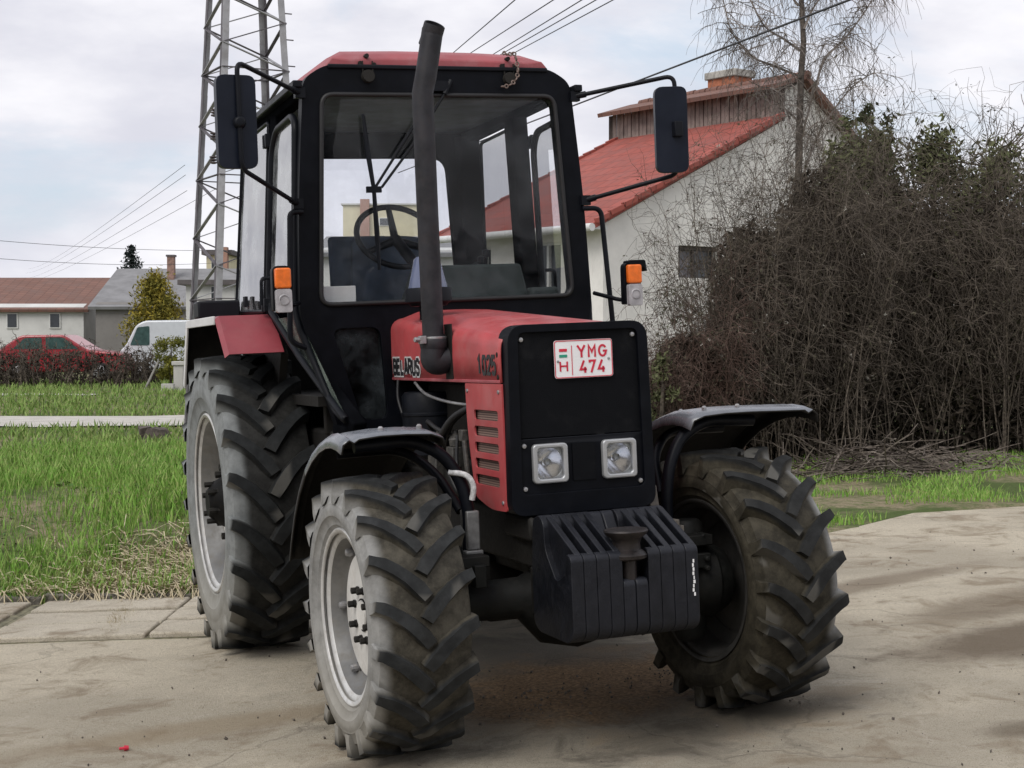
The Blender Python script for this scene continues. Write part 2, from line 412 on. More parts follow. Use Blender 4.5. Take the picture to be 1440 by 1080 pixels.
def tyre(name, Rr, w, n, rimr, side, advance, depth, matl, parent, lugw):
    """radial tractor tyre about the x axis, chevrons pointing down at the front"""
    mb = MB(); h = w/2; Rc = Rr-depth
    prof = []
    base = [(-.80*h, rimr-.012), (-.83*h, rimr+.012), (-.885*h, rimr+.022), (-.905*h, rimr+.026), (-.91*h, rimr+.04), (-.965*h, rimr+(Rc-rimr)*.34), (-.99*h, rimr+(Rc-rimr)*.36), (-1.0*h, rimr+(Rc-rimr)*.45), (-.998*h, rimr+(Rc-rimr)*.58), (-.985*h, rimr+(Rc-rimr)*.60), (-.985*h, rimr+(Rc-rimr)*.64),
            (-.955*h, Rc-.055), (-.90*h, Rc-.022), (-.78*h, Rc-.008), (-.45*h, Rc+.004), (0, Rc+.008)]
    prof = base+[(-a, r) for a, r in reversed(base[:-1])]
    mb.lathe(prof, 96)
    def rc(x):                                           # carcass radius at x
        a = abs(x)/h
        if a < .45: return Rc+.008-.004*a/.45
        if a < .78: return Rc+.004-.012*(a-.45)/.33
        if a < .90: return Rc-.008-.014*(a-.78)/.12
        return Rc-.022-.033*(a-.9)/.055
    ts = [-.10, 0.0, .10, .25, .45, .65, .85, 1.0]
    for sgn in (-1, 1):
        for k in range(n):
            jit = random.uniform(-.006, .006)
            th0 = 2*PI*(k+(0 if sgn < 0 else .5))/n+jit
            ring = []
            for t in ts:
                tt = max(t, 0)
                x = sgn*(h*.985*(1-tt)-h*.03*tt)
                ss = advance*(.42*tt+.58*tt*tt)
                # tangent in the unwrapped (x, s) plane
                dx, ds = -sgn*h*1.015, -advance*(.42+1.16*tt)
                ln = math.hypot(dx, ds); nx, ns = -ds/ln*1.0, dx/ln
                wt = lugw*(.80+.20*tt)*(1 if t < .9 else .86); wb = wt*1.55
                rt = Rr+.002-.007*(abs(x)/h)**2-(.02 if t > .9 else 0)*.4
                if t < 0: x = sgn*h*1.012; rt = Rr-depth*1.55; nx *= .2
                elif t == 0: rt -= .004
                rb = min(rc(min(abs(x), h*.94))-.012, rt-.01)
                pts = []
                for off, r in ((-wb/2, rb), (-wt/2, rt), (wt/2, rt), (wb/2, rb)):
                    xx = x+nx*off*(1 if ns*off*sgn > 0 or t > 0 else .3); th = th0+(-ss+ns*off)/Rr
                    xx = max(-h*1.02, min(h*1.02, xx))
                    r += random.uniform(-.0022, .0022); th += random.uniform(-.0022, .0022)/Rr
                    pts.append((xx, -math.cos(th)*r, math.sin(th)*r))
                ring.append(pts)
            vs = [p for q in ring for p in q]; m = len(ts)
            fs = [(i*4+j, i*4+j+1, i*4+4+j+1, i*4+4+j) for i in range(m-1) for j in range(3)]
            fs += [(0, 1, 2, 3), ((m-1)*4+3, (m-1)*4+2, (m-1)*4+1, (m-1)*4)]
            mb.add(vs, fs)
    return mb.build(name, matl, parent, smooth=38, bevel=.011, seg=3)

def bolts(mb, x, rb, n, r, ln, side, ph=0, sides=6):
    for i in range(n):
        a = 2*PI*i/n+ph
        c = (0, rb*math.cos(a), rb*math.sin(a))
        mb.lathe([(x, r*1.25), (x+side*ln*.3, r*1.25), (x+side*ln*.3, r), (x+side*ln, r), (x+side*ln, .0005)], sides, 'x', c)
def wheel(kind, side, loc, Rr, w, n, rimr, adv, depth, lugw, off, disc):
    """side: -1 outer face towards -x"""
    fm = tyre_mat(kind+'_tyre_rubber', Rr, depth, side,
                  ((.085, .077, .060) if side < 0 else (.060, .053, .038)) if kind == 'front' else (.030, .030, .028),
                  (.30, .30, .29) if kind == 'front' else (.25, .265, .265),
                  lug=((.015, .016, .0165) if side < 0 else (.011, .0115, .0115)) if kind == 'front' else (.010, .011, .0115))
    s = side
    # wheel centre (dish, hub, nuts) is the part's own mesh; tyre, rim are its sub-parts
    mb = MB()
    if kind == 'front':
        xd = disc
        mb.mi = 0
        mb.lathe([(s*(xd-.05), .247), (s*(xd-.012), .247), (s*(xd-.003), .243), (s*xd, .235), (s*xd, .060), (s*(xd+.012), .056), (s*(xd+.014), .0005)], 56)
        mb.mi = 2
        mb.lathe([(s*(xd-.075), .300), (s*(xd-.055), .29), (s*(xd-.05), .24)], 56)
        mb.lathe([(s*(xd-.08), .27), (s*(xd-.09), .27), (s*(xd-.09), .0005)], 40)
        mb.mi = 1; bolts(mb, s*xd, .105, 8, .0135, .032, s, ph=.2)
        mb.mi = 1
        mb.lathe([(s*(xd+.001), .066), (s*(xd+.005), .066), (s*(xd+.005), .060)], 40)
        mb.mi = 2
        for i in range(6):                               # clamps between dish and rim
            a = 2*PI*i/6+.42; rm = Matrix.Rotation(a, 3, 'X')
            mb.box(rm @ Vector((s*(xd-.035), 0, .272)), (.05, .05, .05), rm)
        mb.mi = 3
        for i in range(6):
            a = 2*PI*i/6+.42; rm = Matrix.Rotation(a, 3, 'X'); c = rm @ Vector((0, 0, .272))
            mb.lathe([(s*(xd-.018), .012), (s*(xd+.006), .018), (s*(xd+.022), .014), (s*(xd+.026), .0005)], 10, 'x', c)
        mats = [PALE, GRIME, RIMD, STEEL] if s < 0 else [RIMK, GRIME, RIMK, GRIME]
    else:
        xd = disc
        mb.mi = 2
        mb.lathe([(s*(xd-.11), .43), (s*(xd-.09), .38), (s*(xd-.03), .31)], 56)
        mb.mi = 0
        mb.lathe([(s*(xd-.03), .31), (s*xd, .27), (s*xd, .15), (s*(xd+.02), .14)], 56)
        mb.mi = 1
        mb.lathe([(s*(xd+.018), .145), (s*(xd+.03), .14), (s*(xd+.07), .12), (s*(xd+.105), .085), (s*(xd+.12), .07), (s*(xd+.12), .0005)], 40)
        bolts(mb, s*xd, .19, 8, .020, .05, s)
        bolts(mb, s*(xd+.06), .10, 6, .016, .07, s, .3)
        mb.mi = 2
        for i in range(8):
            a = 2*PI*i/8+.2; rm = Matrix.Rotation(a, 3, 'X')
            mb.box(rm @ Vector((s*(xd-.085), 0, .415)), (.05, .06, .06), rm)
        mats = [PALE, GRIME, RIMD]
    o = mb.build(kind+'_wheel', mats, T, smooth=30)
    o.location = loc
    ty = tyre('tyre', Rr, w, n, rimr, side, adv, depth, fm, o, lugw)
    mr = MB(); f = off
    prof = [(s*(f-.004), rimr-.010), (s*f, rimr+.006), (s*(f-.006), rimr+.012), (s*(f-.018), rimr+.006), (s*(f-.020), rimr-.016),
            (s*(f-.03), rimr-.030), (s*(f-.075), rimr-.042), (s*(f-.10), rimr-.085 if kind == 'front' else rimr-.075), (s*(f-.17), rimr-.095 if kind == 'front' else rimr-.085),
            (s*(f-.20), rimr-.042), (s*(-f+.03), rimr-.03), (s*(-f+.02), rimr-.016), (s*(-f+.018), rimr+.006), (s*(-f), rimr+.006), (s*(-f+.002), rimr-.008)]
    mr.lathe(prof, 72)
    for k in range(len(mr.m)): mr.m[k] = 0 if k//72 < 5 else 1
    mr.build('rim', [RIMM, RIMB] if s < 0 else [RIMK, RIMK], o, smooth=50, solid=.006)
    return o
XF, RF, WFT = .804, .5554, .400
XRR, RRR, WRT = .8553, .8033, .465
fr = wheel('front', -1, (-XF, 0, RF), RF, WFT, 19, .342, .165, .040, .050, .171, .095)
fl = wheel('front', 1, (XF-.045, 0, RF), RF, WFT, 19, .342, .165, .040, .050, .171, .095)
rr_ = wheel('rear', -1, (-XRR, 2.57, RRR), RRR, WRT, 21, .478, .235, .046, .062, .208, .10)
rl_ = wheel('rear', 1, (XRR, 2.57, RRR), RRR, WRT, 21, .478, .235, .046, .062, .208, .10)
fr.rotation_euler.x = .11; rr_.rotation_euler.x = .05; fl.rotation_euler.x = -.07; fl.rotation_euler.z = R(6.5); fr.rotation_euler.z = R(1.5)

# ---- bonnet
def hood():
    mb = MB(); hw = .315; ys = [-.135, -.10, .2, .6, 1.0, 1.40, 1.44, 1.462]
    sec = []
    for i, y in enumerate(ys):
        zt = 1.668+(y+.14)/1.6*.108
        inset = 0 if y < 1.42 else (.012 if y < 1.45 else .035)
        ring = []
        r = .055
        ring.append((-hw, y, 1.452)); ring.append((-hw-.002, y, 1.56))
        for j in range(6):
            t = R(180-90*j/5); ring.append((-hw+r+r*math.cos(t), y, zt-.022-r+r*math.sin(t)-inset*.5))
        for x in (-.18, -.06, .06, .18): ring.append((x, y, zt+.012*(1-(x/.26)**2)-inset*.5))
        for j in range(6):
            t = R(90-90*j/5); ring.append((hw-r+r*math.cos(t), y, zt-.022-r+r*math.sin(t)-inset*.5))
        ring.append((hw+.002, y, 1.56)); ring.append((hw, y, 1.452))
        sec.append(ring)
    n = len(sec[0]); vs = [p for q in sec for p in q]
    fs = [(i*n+j, i*n+j+1, i*n+n+j+1, i*n+n+j) for i in range(len(ys)-1) for j in range(n-1)]
    mb.add(vs, fs)
    return mb.build('bonnet', RED, T, smooth=50, solid=.006)
bon = hood()
m = MB()
for s in (-1, 1):
    m.bar((s*.317, -.12, 1.456), (s*.317, 1.44, 1.456), .010, .014)
m.build('bonnet_lip', REDROOF, bon, bevel=.003)
m = MB()
for y, z in ((-.10, 1.565), (-.10, 1.475)): m.lathe([(-.3165, .011), (-.321, .011), (-.323, .0005)], 12, 'x', (0, y, z))
m.build('bonnet_bolt', GRIME, bon)
m = MB(); m.box((-.3185, .52, 1.58), (.006, .10, .25)); m.build('exhaust_cutout', GRIME, bon, bevel=.002)
GLY = {'B': [[(0, 0), (0, 1), (.62, 1), (.8, .9), (.8, .62), (.62, .52), (0, .52)], [(.62, .52), (.86, .42), (.86, .1), (.66, 0), (0, 0)]],
       'E': [[(.8, 1), (0, 1), (0, 0), (.8, 0)], [(0, .52), (.68, .52)]], 'L': [[(0, 1), (0, 0), (.75, 0)]],
       'A': [[(-.05, 0), (.34, 1), (.50, 1), (.89, 0)], [(.1, .3), (.74, .3)]],
       'R': [[(0, 0), (0, 1), (.62, 1), (.82, .9), (.82, .6), (.62, .5), (0, .5)], [(.5, .5), (.86, 0)]],
       'U': [[(0, 1), (0, .14), (.16, 0), (.66, 0), (.82, .14), (.82, 1)]],
       'S': [[(.82, .82), (.66, 1), (.16, 1), (0, .86), (0, .64), (.16, .54), (.66, .46), (.82, .34), (.82, .14), (.66, 0), (.16, 0), (0, .18)]],
       '1': [[(.02, .78), (.36, 1), (.36, 0)]], '0': [[(.0, .2), (.0, .8), (.18, 1), (.6, 1), (.78, .8), (.78, .2), (.6, 0), (.18, 0), (.0, .2), (0, .5)]],
       '2': [[(0, .78), (.04, .9), (.2, 1), (.6, 1), (.78, .86), (.78, .66), (.0, 0), (.82, 0)]],
       '5': [[(.76, 1), (.06, 1), (.0, .52), (.2, .6), (.58, .6), (.78, .46), (.78, .16), (.6, 0), (.18, 0), (0, .14)]]}
def side_letters(name, body, yc, zc, h, pitch, w, x, th, matl):
    mb = MB(); n = len(body)
    for i, ch in enumerate(body):
        x0 = (i-(n-1)/2)*pitch-pitch*.40
        strokes(mb, [[(x0+p[0]*pitch*.80, (p[1]-.5)*h) for p in ln] for ln in GLY[ch]], w, 0, th)
    mb.v = [(x+v[1], yc-v[0], zc+v[2]) for v in mb.v]      # the flat letters turned to face -x
    return mb.build(name, matl, bon, smooth=0)
side_letters('lettering_outline', 'BELARUS', 1.175, 1.515, .066, .0635, .034, -.3212, .0012, SILVER)
side_letters('maker_lettering', 'BELARUS', 1.175, 1.515, .066, .0635, .019, -.3222, .0014, LETTER)
side_letters('model_number', '1025', .022, 1.524, .070, .058, .0165, -.3214, .0016, LETTER)
# ---- side panels with louvres
for s in (-1, 1):
    outer = rpoly([(-.135, 1.447), (.318, 1.447), (.310, 1.25), (.255, 1.02), (.232, .965), (.05, .925), (-.135, .932)], [.005, .01, .2, .05, .06, .15, .01])
    holes = [rrect(-.079+.003*i, .216+.003*i, 1.316-.068*i-.021, 1.316-.068*i+.021, .014, 3) for i in range(5)]
    pn = plate('side_panel', outer, holes, 'x', s*.312, s*.008, RED, T, bevel=.003)
    m = MB(); m.box((s*.300, .075, 1.18), (.006, .36, .36)); m.build('vent_mesh', VENTM, pn)
    m = MB()
    for y, z in ((.29, 1.415), (-.10, 1.415), (-.10, .965)): m.lathe([(s*.320, .009), (s*.3245, .008), (s*.3255, .0005)], 10, 'x', (0, y, z))
    m.build('panel_bolt', STEEL, pn)
# ---- grille surround
outer = rpoly([(-.306, 1.682), (.306, 1.682), (.318, .915), (-.318, .915)], [.075, .075, .06, .06], 6)
inner = rpoly([(-.262, 1.650), (.262, 1.650), (.270, 1.000), (-.270, 1.000)], .03, 4)
gs = plate('grille_surround', outer, [inner], 'y', -.195, .115, BLACK, T, bevel=.022, seg=3)
gp = plate('grille_panel', [(-.272, 1.66), (.272, 1.66), (.279, 1.226), (-.279, 1.226)], [], 'y', -.176, .02, GRILLE, T)
lp = plate('headlight_panel', [(-.279, 1.222), (.279, 1.222), (.282, .992), (-.282, .992)], [rrect(-.214, -.074, 1.040, 1.198, .02), rrect(.086, .236, 1.040, 1.198, .02)], 'y', -.180, .02, BLACK, T, bevel=.003)
m = MB(); m.box((.006, -.183, 1.118), (.10, .006, .15)); m.build('centre_mesh', GRILLE, lp)
m = MB()
for x, z in ((-.245, 1.622), (.245, 1.625), (-.252, 1.195), (-.254, 1.022), (.254, 1.022)):
    m.lathe([(-.176 if z > 1.5 else -.180, .010), (-.185 if z > 1.5 else -.189, .009), (-.187 if z > 1.5 else -.191, .0005)], 10, 'y', (x, 0, z))
m.build('grille_bolt', STEEL, gp)
LENS = glass('headlight_lens_glass', tint=(.97, .98, .99), refl=.04, dirt=.0)
for cx in (-.144, .161):
    hb = plate('headlight', rrect(cx-.076, cx+.076, 1.040, 1.200, .018), [rrect(cx-.056, cx+.056, 1.058, 1.182, .016)], 'y', -.200, .030, BEZEL, T, bevel=.006, seg=3)
    m = MB()
    prof = [(-.178+.07*(1-(k/8)**2), .064*k/8+.0005) for k in range(0, 9)]
    m.lathe(prof, 32, 'y', (cx, 0, 1.120)); m.build('reflector', CHROME, hb, smooth=60)
    plate('lamp_shell', rrect(cx-.06, cx+.06, 1.054, 1.186, .01), [[(cx+.0635*math.cos(2*PI*k/28)*.92, 1.12+.0635*.99*math.sin(2*PI*k/28)) for k in range(28)]], 'y', -.176, .004, BEZEL, hb)
    m = MB(); m.prism(rrect(cx-.058, cx+.058, 1.056, 1.184, .015), 'y', -.190, -.186); m.build('lens', LENS, hb)
    m = MB()
    m.lathe([(-.165, .013), (-.150, .014), (-.148, .0005)], 14, 'y', (cx, 0, 1.125)); m.build('bulb_cap', BEZEL, hb)
# ---- number plate
pl = MB(); pl.prism(rrect(-.107, .150, 1.458, 1.612, .012), 'y', -.186, -.1885)
plo = pl.build('number_plate', PLATEW, T)
m = MB()
rim = rrect(-.104, .147, 1.461, 1.609, .010); strokes(m, [rim+[rim[0], rim[1]]], .0032, -.1887, .0012)
strokes(m, [[(-.030, 1.590), (-.030, 1.470)]], .003, -.1887, .0012)
m.build('plate_border', PLATER, plo)
m = MB()
Wl = .0085; zt, zb = 1.589, 1.540
strokes(m, [[(-.005, zt), (.0125, zt-.026), (.0125, zb)], [(.0275, zt), (.0125, zt-.026)]], Wl, -.1888, .0016)
strokes(m, [[(.0445, zb), (.0445, zt-.002), (.0585, zt-.028), (.0725, zt-.002), (.0725, zb)]], Wl, -.1888, .0016)
g = [(.106+.0155*math.cos(R(a)), 1.5645+(.0215 if math.sin(R(a)) > 0 else .0215)*math.sin(R(a))) for a in range(35, 331, 18)]
strokes(m, [g+[(.1215, 1.563), (.1075, 1.563)]], Wl, -.1888, .0016)
zt, zb = 1.527, 1.477
def four(x): strokes(m, [[(x+.016, zt), (x, zb+.014), (x+.027, zb+.014)], [(x+.020, zb+.024), (x+.020, zb)]], Wl, -.1888, .0016)
four(.006); four(.086)
strokes(m, [[(.047, zt-.010), (.047, zt-.002), (.070, zt-.002), (.053, zb)]], Wl, -.1888, .0016)
strokes(m, [[(-.082, 1.526), (-.082, 1.487)], [(-.052, 1.526), (-.052, 1.487)], [(-.082, 1.508), (-.052, 1.508)]], .0068, -.1888, .0016)
m.build('plate_lettering', PLATER, plo, smooth=0)
m = MB(); m.box((-.068, -.1896, 1.572), (.034, .0016, .0115)); m.build('flag_stripe', PLATER, plo)
m = MB(); m.box((-.068, -.1896, 1.5485), (.034, .0016, .0115)); m.build('flag_stripe', PLATEG, plo)
m = MB()
for x, z in ((-.091, 1.527), (.132, 1.531)): m.lathe([(-.1885, .006), (-.192, .005), (-.193, .0005)], 8, 'y', (x, 0, z))
m.build('plate_screw', STEEL, plo)

# ---- front weights
m = MB()
m.box((0, -.20, .60), (.44, .20, .20)); m.box((0, -.42, .56), (.5, .25, .10)); m.build('weight_carrier', GRIME, T, bevel=.01)
wx = [-.2655+.0531*i+.0265 for i in range(10)]
for i, x in enumerate(wx):
    short = i in (4, 5)
    zf = .70 if short else .800
    P_ = rpoly([(-.655, zf), (-.655, .505), (-.60, .468), (-.30, .468), (-.245, .50), (-.245, .72), (-.275, .915), (-.345, .935)] if not short else
               [(-.655, zf), (-.655, .505), (-.60, .468), (-.30, .468), (-.245, .50), (-.245, .72), (-.275, .915), (-.345, .935), (-.50, .70)], [.03, .03, .03, .03, .02, .03, .03, .03]+([.01] if short else []), 4)
    dip = rpoly([(-.655, zf), (-.655, .505), (-.60, .468), (-.30, .468), (-.245, .50), (-.245, .72), (-.275, .915), (-.345, .935), (-.385, .905), (-.395, .80), (-.50, .69), (-.598, .735), (-.612, .815)], [.03, .03, .03, .03, .02, .03, .03, .02, .02, .03, .03, .02, .02], 4) if not short else P_
    m = MB(); m.prism(dip, 'x', x-.0257, x+.0257)
    if not short: m.prism(rpoly([(-.640, .770), (-.640, .8075), (-.348, .9345), (-.36, .86), (-.42, .77), (-.50, .67), (-.60, .70)], [.01, .015, .02, .01, .01, .01, .01], 3), 'x', x-.001, x+.0245)
    m.build('front_weight', WEIGHT, T, bevel=.006)
# open slots: sloped recess cut through the top edge of each plate
m = MB()
m.mi = 0
m.lathe([(.80, .030), (.66, .030)], 16, 'z', (-.01, -.615, 0))
m.lathe([(.792, .06), (.80, .078), (.812, .080), (.822, .070), (.830, .055), (.855, .052), (.875, .060), (.890, .080), (.902, .086), (.908, .082), (.906, .065), (.900, .0005)], 28, 'z', (-.01, -.60, -.025))
m.build('tow_pin', mat('rusty_tow_pin', (.016, .013, .013), .45, .3, var=.4, vscale=25, dust=.4, dustcol=(.05, .033, .028)), T, smooth=45)
m = MB()
for k in range(9):
    m.box((.243+random.uniform(-.004, .004), -.6565, .745-.016*k), (.008*random.uniform(.5, 1.3), .002, .013))
m.build('paint_chip', PLATEW, T)

# ---- chassis, axle, engine
m = MB()
for s in (-1, 1):
    m.box((s*.19, .45, .80), (.05, 1.4, .22)); m.box((s*.235, -.05, .86), (.03, .30, .10))
m.box((0, -.19, .80), (.42, .05, .20)); m.box((0, .62, .78), (.30, 1.0, .30)); m.box((0, 2.0, .80), (.42, 2.0, .42)); m.box((0, 2.57, .80), (1.3, .26, .26))
ch = m.build('chassis', GRIME, T, bevel=.015)
m = MB(); m.box((0, 1.25, .52), (.42, 1.5, .30)); m.box((0, 2.2, .55), (.5, .7, .34)); m.build('oil_pan', GRIME, T, bevel=.03)
m = MB()
m.tube([(-.60, 0, .55), (-.45, 0, .56), (-.24, 0, .56), (-.12, 0, .53), (0, 0, .52), (.12, 0, .53), (.24, 0, .56), (.45, 0, .56), (.60, 0, .55)], [.075, .08, .085, .17, .19, .17, .085, .08, .075], 24)
m.tube([(-.55, .20, .52), (.55, .20, .52)], .018); m.tube([(-.20, .20, .52), (.20, .20, .52)], .032)
m.box((0, 0, .70), (.34, .24, .12))
m.tube([(0, .15, .55), (0, 1.2, .62)], .05)
for s in (-1, 1):
    m.lathe([(s*.50, .10), (s*.55, .15), (s*.60, .165), (s*.625, .168), (s*.63, .155), (s*.66, .15), (s*.70, .13)], 36, 'x', (0, 0, .555), True)
    m.lathe([(.66, .075), (.80, .07), (.82, .055)], 20, 'z', (s*.545, 0, 0), True)
    m.lathe([(.30, .055), (.33, .07), (.46, .075)], 20, 'z', (s*.545, 0, 0), True)
    m.box((s*.50, -.10, .745), (.18, .12, .045)); m.box((s*.54, -.115, .66), (.07, .10, .06)); m.box((s*.46, -.16, .69), (.05, .06, .09))
    for yy, zz in ((-.17, .66), (-.17, .70), (-.14, .79), (-.08, .79)): m.lathe([(yy-.02, .012), (yy+.02, .012)], 8, 'y', (s*.55, 0, zz-.03), True)
fa = m.build('front_axle', mat('grimy_axle_iron', (.007, .0075, .007), .6, var=.4, vscale=12, dust=.4, dustcol=(.024, .021, .018), bmp=.3, spec=.2), T, bevel=.006, smooth=40)
m = MB()
m.box((.375, -.11, .80), (.17, .09, .03)); m.box((.37, -.13, .83), (.13, .07, .025)); m.bar((.33, -.16, .86), (.33, -.13, .99), .04, .006)
m.build('axle_bracket', mat('dusty_bracket_iron', (.10, .09, .08), .7, var=.3, vscale=15, dust=.4), T, bevel=.004)
m = MB()
m.box((0, .75, 1.12), (.40, 1.3, .50)); eng = m.build('engine_block', GRIME, T, bevel=.02)
m = MB(); m.box((-.05, .7, 1.385), (.30, 1.1, .12)); m.build('rocker_cover', GRIME, eng, bevel=.02)
m = MB(); m.box((-.255, .55, 1.02), (.10, .5, .18)); m.build('injection_pump', GRIME, eng, bevel=.02)
m = MB()
m.lathe([(1.395, .06), (1.395, .135), (1.375, .15), (1.30, .15), (1.295, .155), (1.285, .155), (1.28, .15), (1.20, .15), (1.195, .155), (1.185, .155), (1.18, .15), (1.10, .15), (1.08, .13), (1.08, .03)], 32, 'z', (-.22, 1.10, 0))
m.build('air_tank', BLACKP, eng, smooth=40)
HOSE = mat('rubber_hose', (.008, .008, .009), .55, var=.3)
def hose(pts, r, mt=HOSE, nm='hose'):
    q = MB(); q.tube(spline(pts, 7), r, 8); return q.build(nm, mt, eng, smooth=60)
hose([(-.33, 1.30, 1.45), (-.34, 1.28, 1.36), (-.33, 1.22, 1.26), (-.32, 1.15, 1.18)], .008)
hose([(-.32, 1.05, 1.44), (-.33, .85, 1.39), (-.32, .55, 1.36), (-.29, .30, 1.35)], .007, STEEL)
hose([(-.26, .30, 1.36), (-.34, .42, 1.30), (-.36, .58, 1.20), (-.33, .75, 1.12), (-.30, .85, 1.05)], .016)
hose([(-.26, .32, 1.36), (-.33, .48, 1.27), (-.32, .62, 1.15)], .009)
hose([(-.28, .95, 1.22), (-.36, .75, 1.27), (-.36, .60, 1.24), (-.30, .50, 1.2)], .010)
hose([(-.33, .42, 1.22), (-.345, .40, 1.1), (-.34, .35, 1.02)], .008)
hose([(-.30, .62, 1.10), (-.37, .45, 1.08), (-.36, .36, .98), (-.30, .30, .94)], .012)
hose([(-.52, -.02, 1.10), (-.46, -.06, 1.085), (-.435, -.07, 1.04), (-.44, -.06, .985)], .012, WHITEH, 'braided_hose')
m = MB()
m.box((-.31, .50, 1.12), (.07, .09, .09)); m.lathe([(1.165, .03), (1.20, .035), (1.215, .02), (1.24, .015)], 12, 'z', (-.31, .50, 0), True)
m.tube([(-.33, .33, 1.20), (-.33, .30, 1.05), (-.32, .28, .96)], .012); m.box((-.32, .37, 1.22), (.03, .05, .05)); m.box((-.30, .78, 1.05), (.08, .12, .12))
m.tube([(-.30, .66, 1.18), (-.36, .6, 1.12), (-.34, .5, 1.05)], .01); m.lathe([(-.30, .02), (-.36, .02)], 10, 'x', (0, .62, 1.22), True)
m.build('fuel_fitting', mat('oily_alloy', (.06, .058, .055), .5, .4, var=.4, vscale=30, dust=.3), eng, bevel=.004)
m = MB(); m.box((-.44, -.02, .86), (.055, .09, .16)); m.box((-.44, -.02, .765), (.075, .10, .03))
m.build('steering_stop', mat('grey_bracket_steel', (.15, .15, .15), .5, .4, var=.3, vscale=20), T, bevel=.006)

# ---- front fenders
def fender(s):
    mb = MB(); x0, x1 = (.56, .985) if s < 0 else (.53, 1.145)
    # arc profile around the wheel (angle from the forward horizontal over the top to the rear)
    angs = [78, 84, 92, 100, 110, 122, 134, 146, 156, 166, 173]
    rows = []
    for a in angs:
        rad = .72+.012*math.sin(R((a-78)*1.7))+(.30*((a-100)/82)**2 if a > 100 else 0)
        cy, cz = -math.cos(R(a))*rad+.02, math.sin(R(a))*rad+RF
        ny, nz = -math.cos(R(a)), math.sin(R(a))
        row = []
        for x, dr in ((x0, -.055), (x0+.012, -.014), (x0+.06, .004), (x0+.16, .010), (x0+.27, .010), (x1-.07, .002), (x1-.05, -.012), (x1-.03, .000), (x1-.006, -.018), (x1, -.055)):
            row.append((s*x, cy+ny*dr, cz+nz*dr))
        rows.append(row)
    n = len(rows[0]); vs = [p for r_ in rows for p in r_]
    fs = [(i*n+j, i*n+j+1, i*n+n+j+1, i*n+n+j) for i in range(len(angs)-1) for j in range(n-1)]
    mb.mi = 0; mb.add(vs, fs)
    for k, f in enumerate(fs):
        mb.m[k] = 2 if k//(n-1) > 5 else 0
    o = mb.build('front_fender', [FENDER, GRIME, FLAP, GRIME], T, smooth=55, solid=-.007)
    m2 = MB()
    pts = []
    for a in (80, 95, 112, 130, 148):
        pts.append((s*.62, -math.cos(R(a))*.69+.02, math.sin(R(a))*.69+RF))
    br = [(s*.90, .02, 1.225), (s*.66, .02, 1.238), (s*.53, .0, 1.17), (s*.465, -.02, 1.05), (s*.445, -.03, .93), (s*.45, -.02, .74)]
    m2.tube(fillet(br, .10), .026, 12)
    m2.tube(fillet([(s*.90, .30, 1.18), (s*.62, .30, 1.185), (s*.50, .20, 1.08), (s*.455, .05, .93)], .10), .02, 10)
    m2.build('fender_bracket', BLACKP, o, smooth=50)
    m3 = MB()
    for x, a in ((.64, 86), (.80, 86), (.64, 104), (.80, 104)):
        m3.lathe([(1.285, .012), (1.298, .012), (1.305, .006)], 6, 'z', (s*x, -math.cos(R(a))*.72+.02, (math.sin(R(a))-1)*.72), True)
    m3.build('fender_bolt', STEEL, o)
    return o
fender(-1); fender(1)

# ---- cab
def cabx(z):                                             # half width of the cab front at height z
    pts = [(1.20, .615), (1.70, .755), (1.80, .770), (2.35, .752), (2.94, .700)]
    for (a, x), (b, y) in zip(pts, pts[1:]):
        if z <= b: return x+(y-x)*(z-a)/(b-a)
    return .70
YC = 1.46
def mir(p): return [(-x, z) for x, z in reversed(p)]
right = [(.600, 1.205), (.750, 1.70), (.770, 1.80), (.750, 2.35), (.700, 2.93), (.585, 3.003)]
outer = rpoly(right+[(-x, z) for x, z in reversed(right)], [.03, .2, .1, .3, .05, .09, .09, .05, .3, .1, .2, .03], 5)
ws = rpoly([(-.612, 2.855), (.606, 2.860), (.664, 1.838), (-.664, 1.832)], .06, 6)
lw = rpoly([(-.615, 1.715), (-.372, 1.715), (-.352, 1.30), (-.365, 1.262), (-.485, 1.262)], [.05, .05, .03, .04, .05], 4)
lw2 = [(-x, z) for x, z in reversed(lw)]
cf = plate('cab_frame', outer, [ws, lw, lw2], 'y', YC-.03, .075, BLACK, T, bevel=.022, seg=3)
# rubber seal round the windscreen
m = MB(); q = ws+[ws[0], ws[1]]
m.tube([(x, YC-.034, z) for x, z in q], .012, 8, False); m.build('windscreen_seal', HOSE, cf, smooth=60)
m = MB(); m.prism(rpoly([(-.625, 2.868), (.620, 2.873), (.678, 1.825), (-.678, 1.820)], .06, 4), 'y', YC-.004, YC+.001)
m.build('windscreen', GLASSM, T)
for s in (-1, 1):
    q = [(s*abs(x), z) for x, z in rpoly([(-.63, 1.728), (-.36, 1.728), (-.342, 1.25), (-.49, 1.25)], .02, 3)]
    m = MB(); m.prism(q, 'y', YC-.004, YC+.001); m.build('lower_window', GLASSD, T)
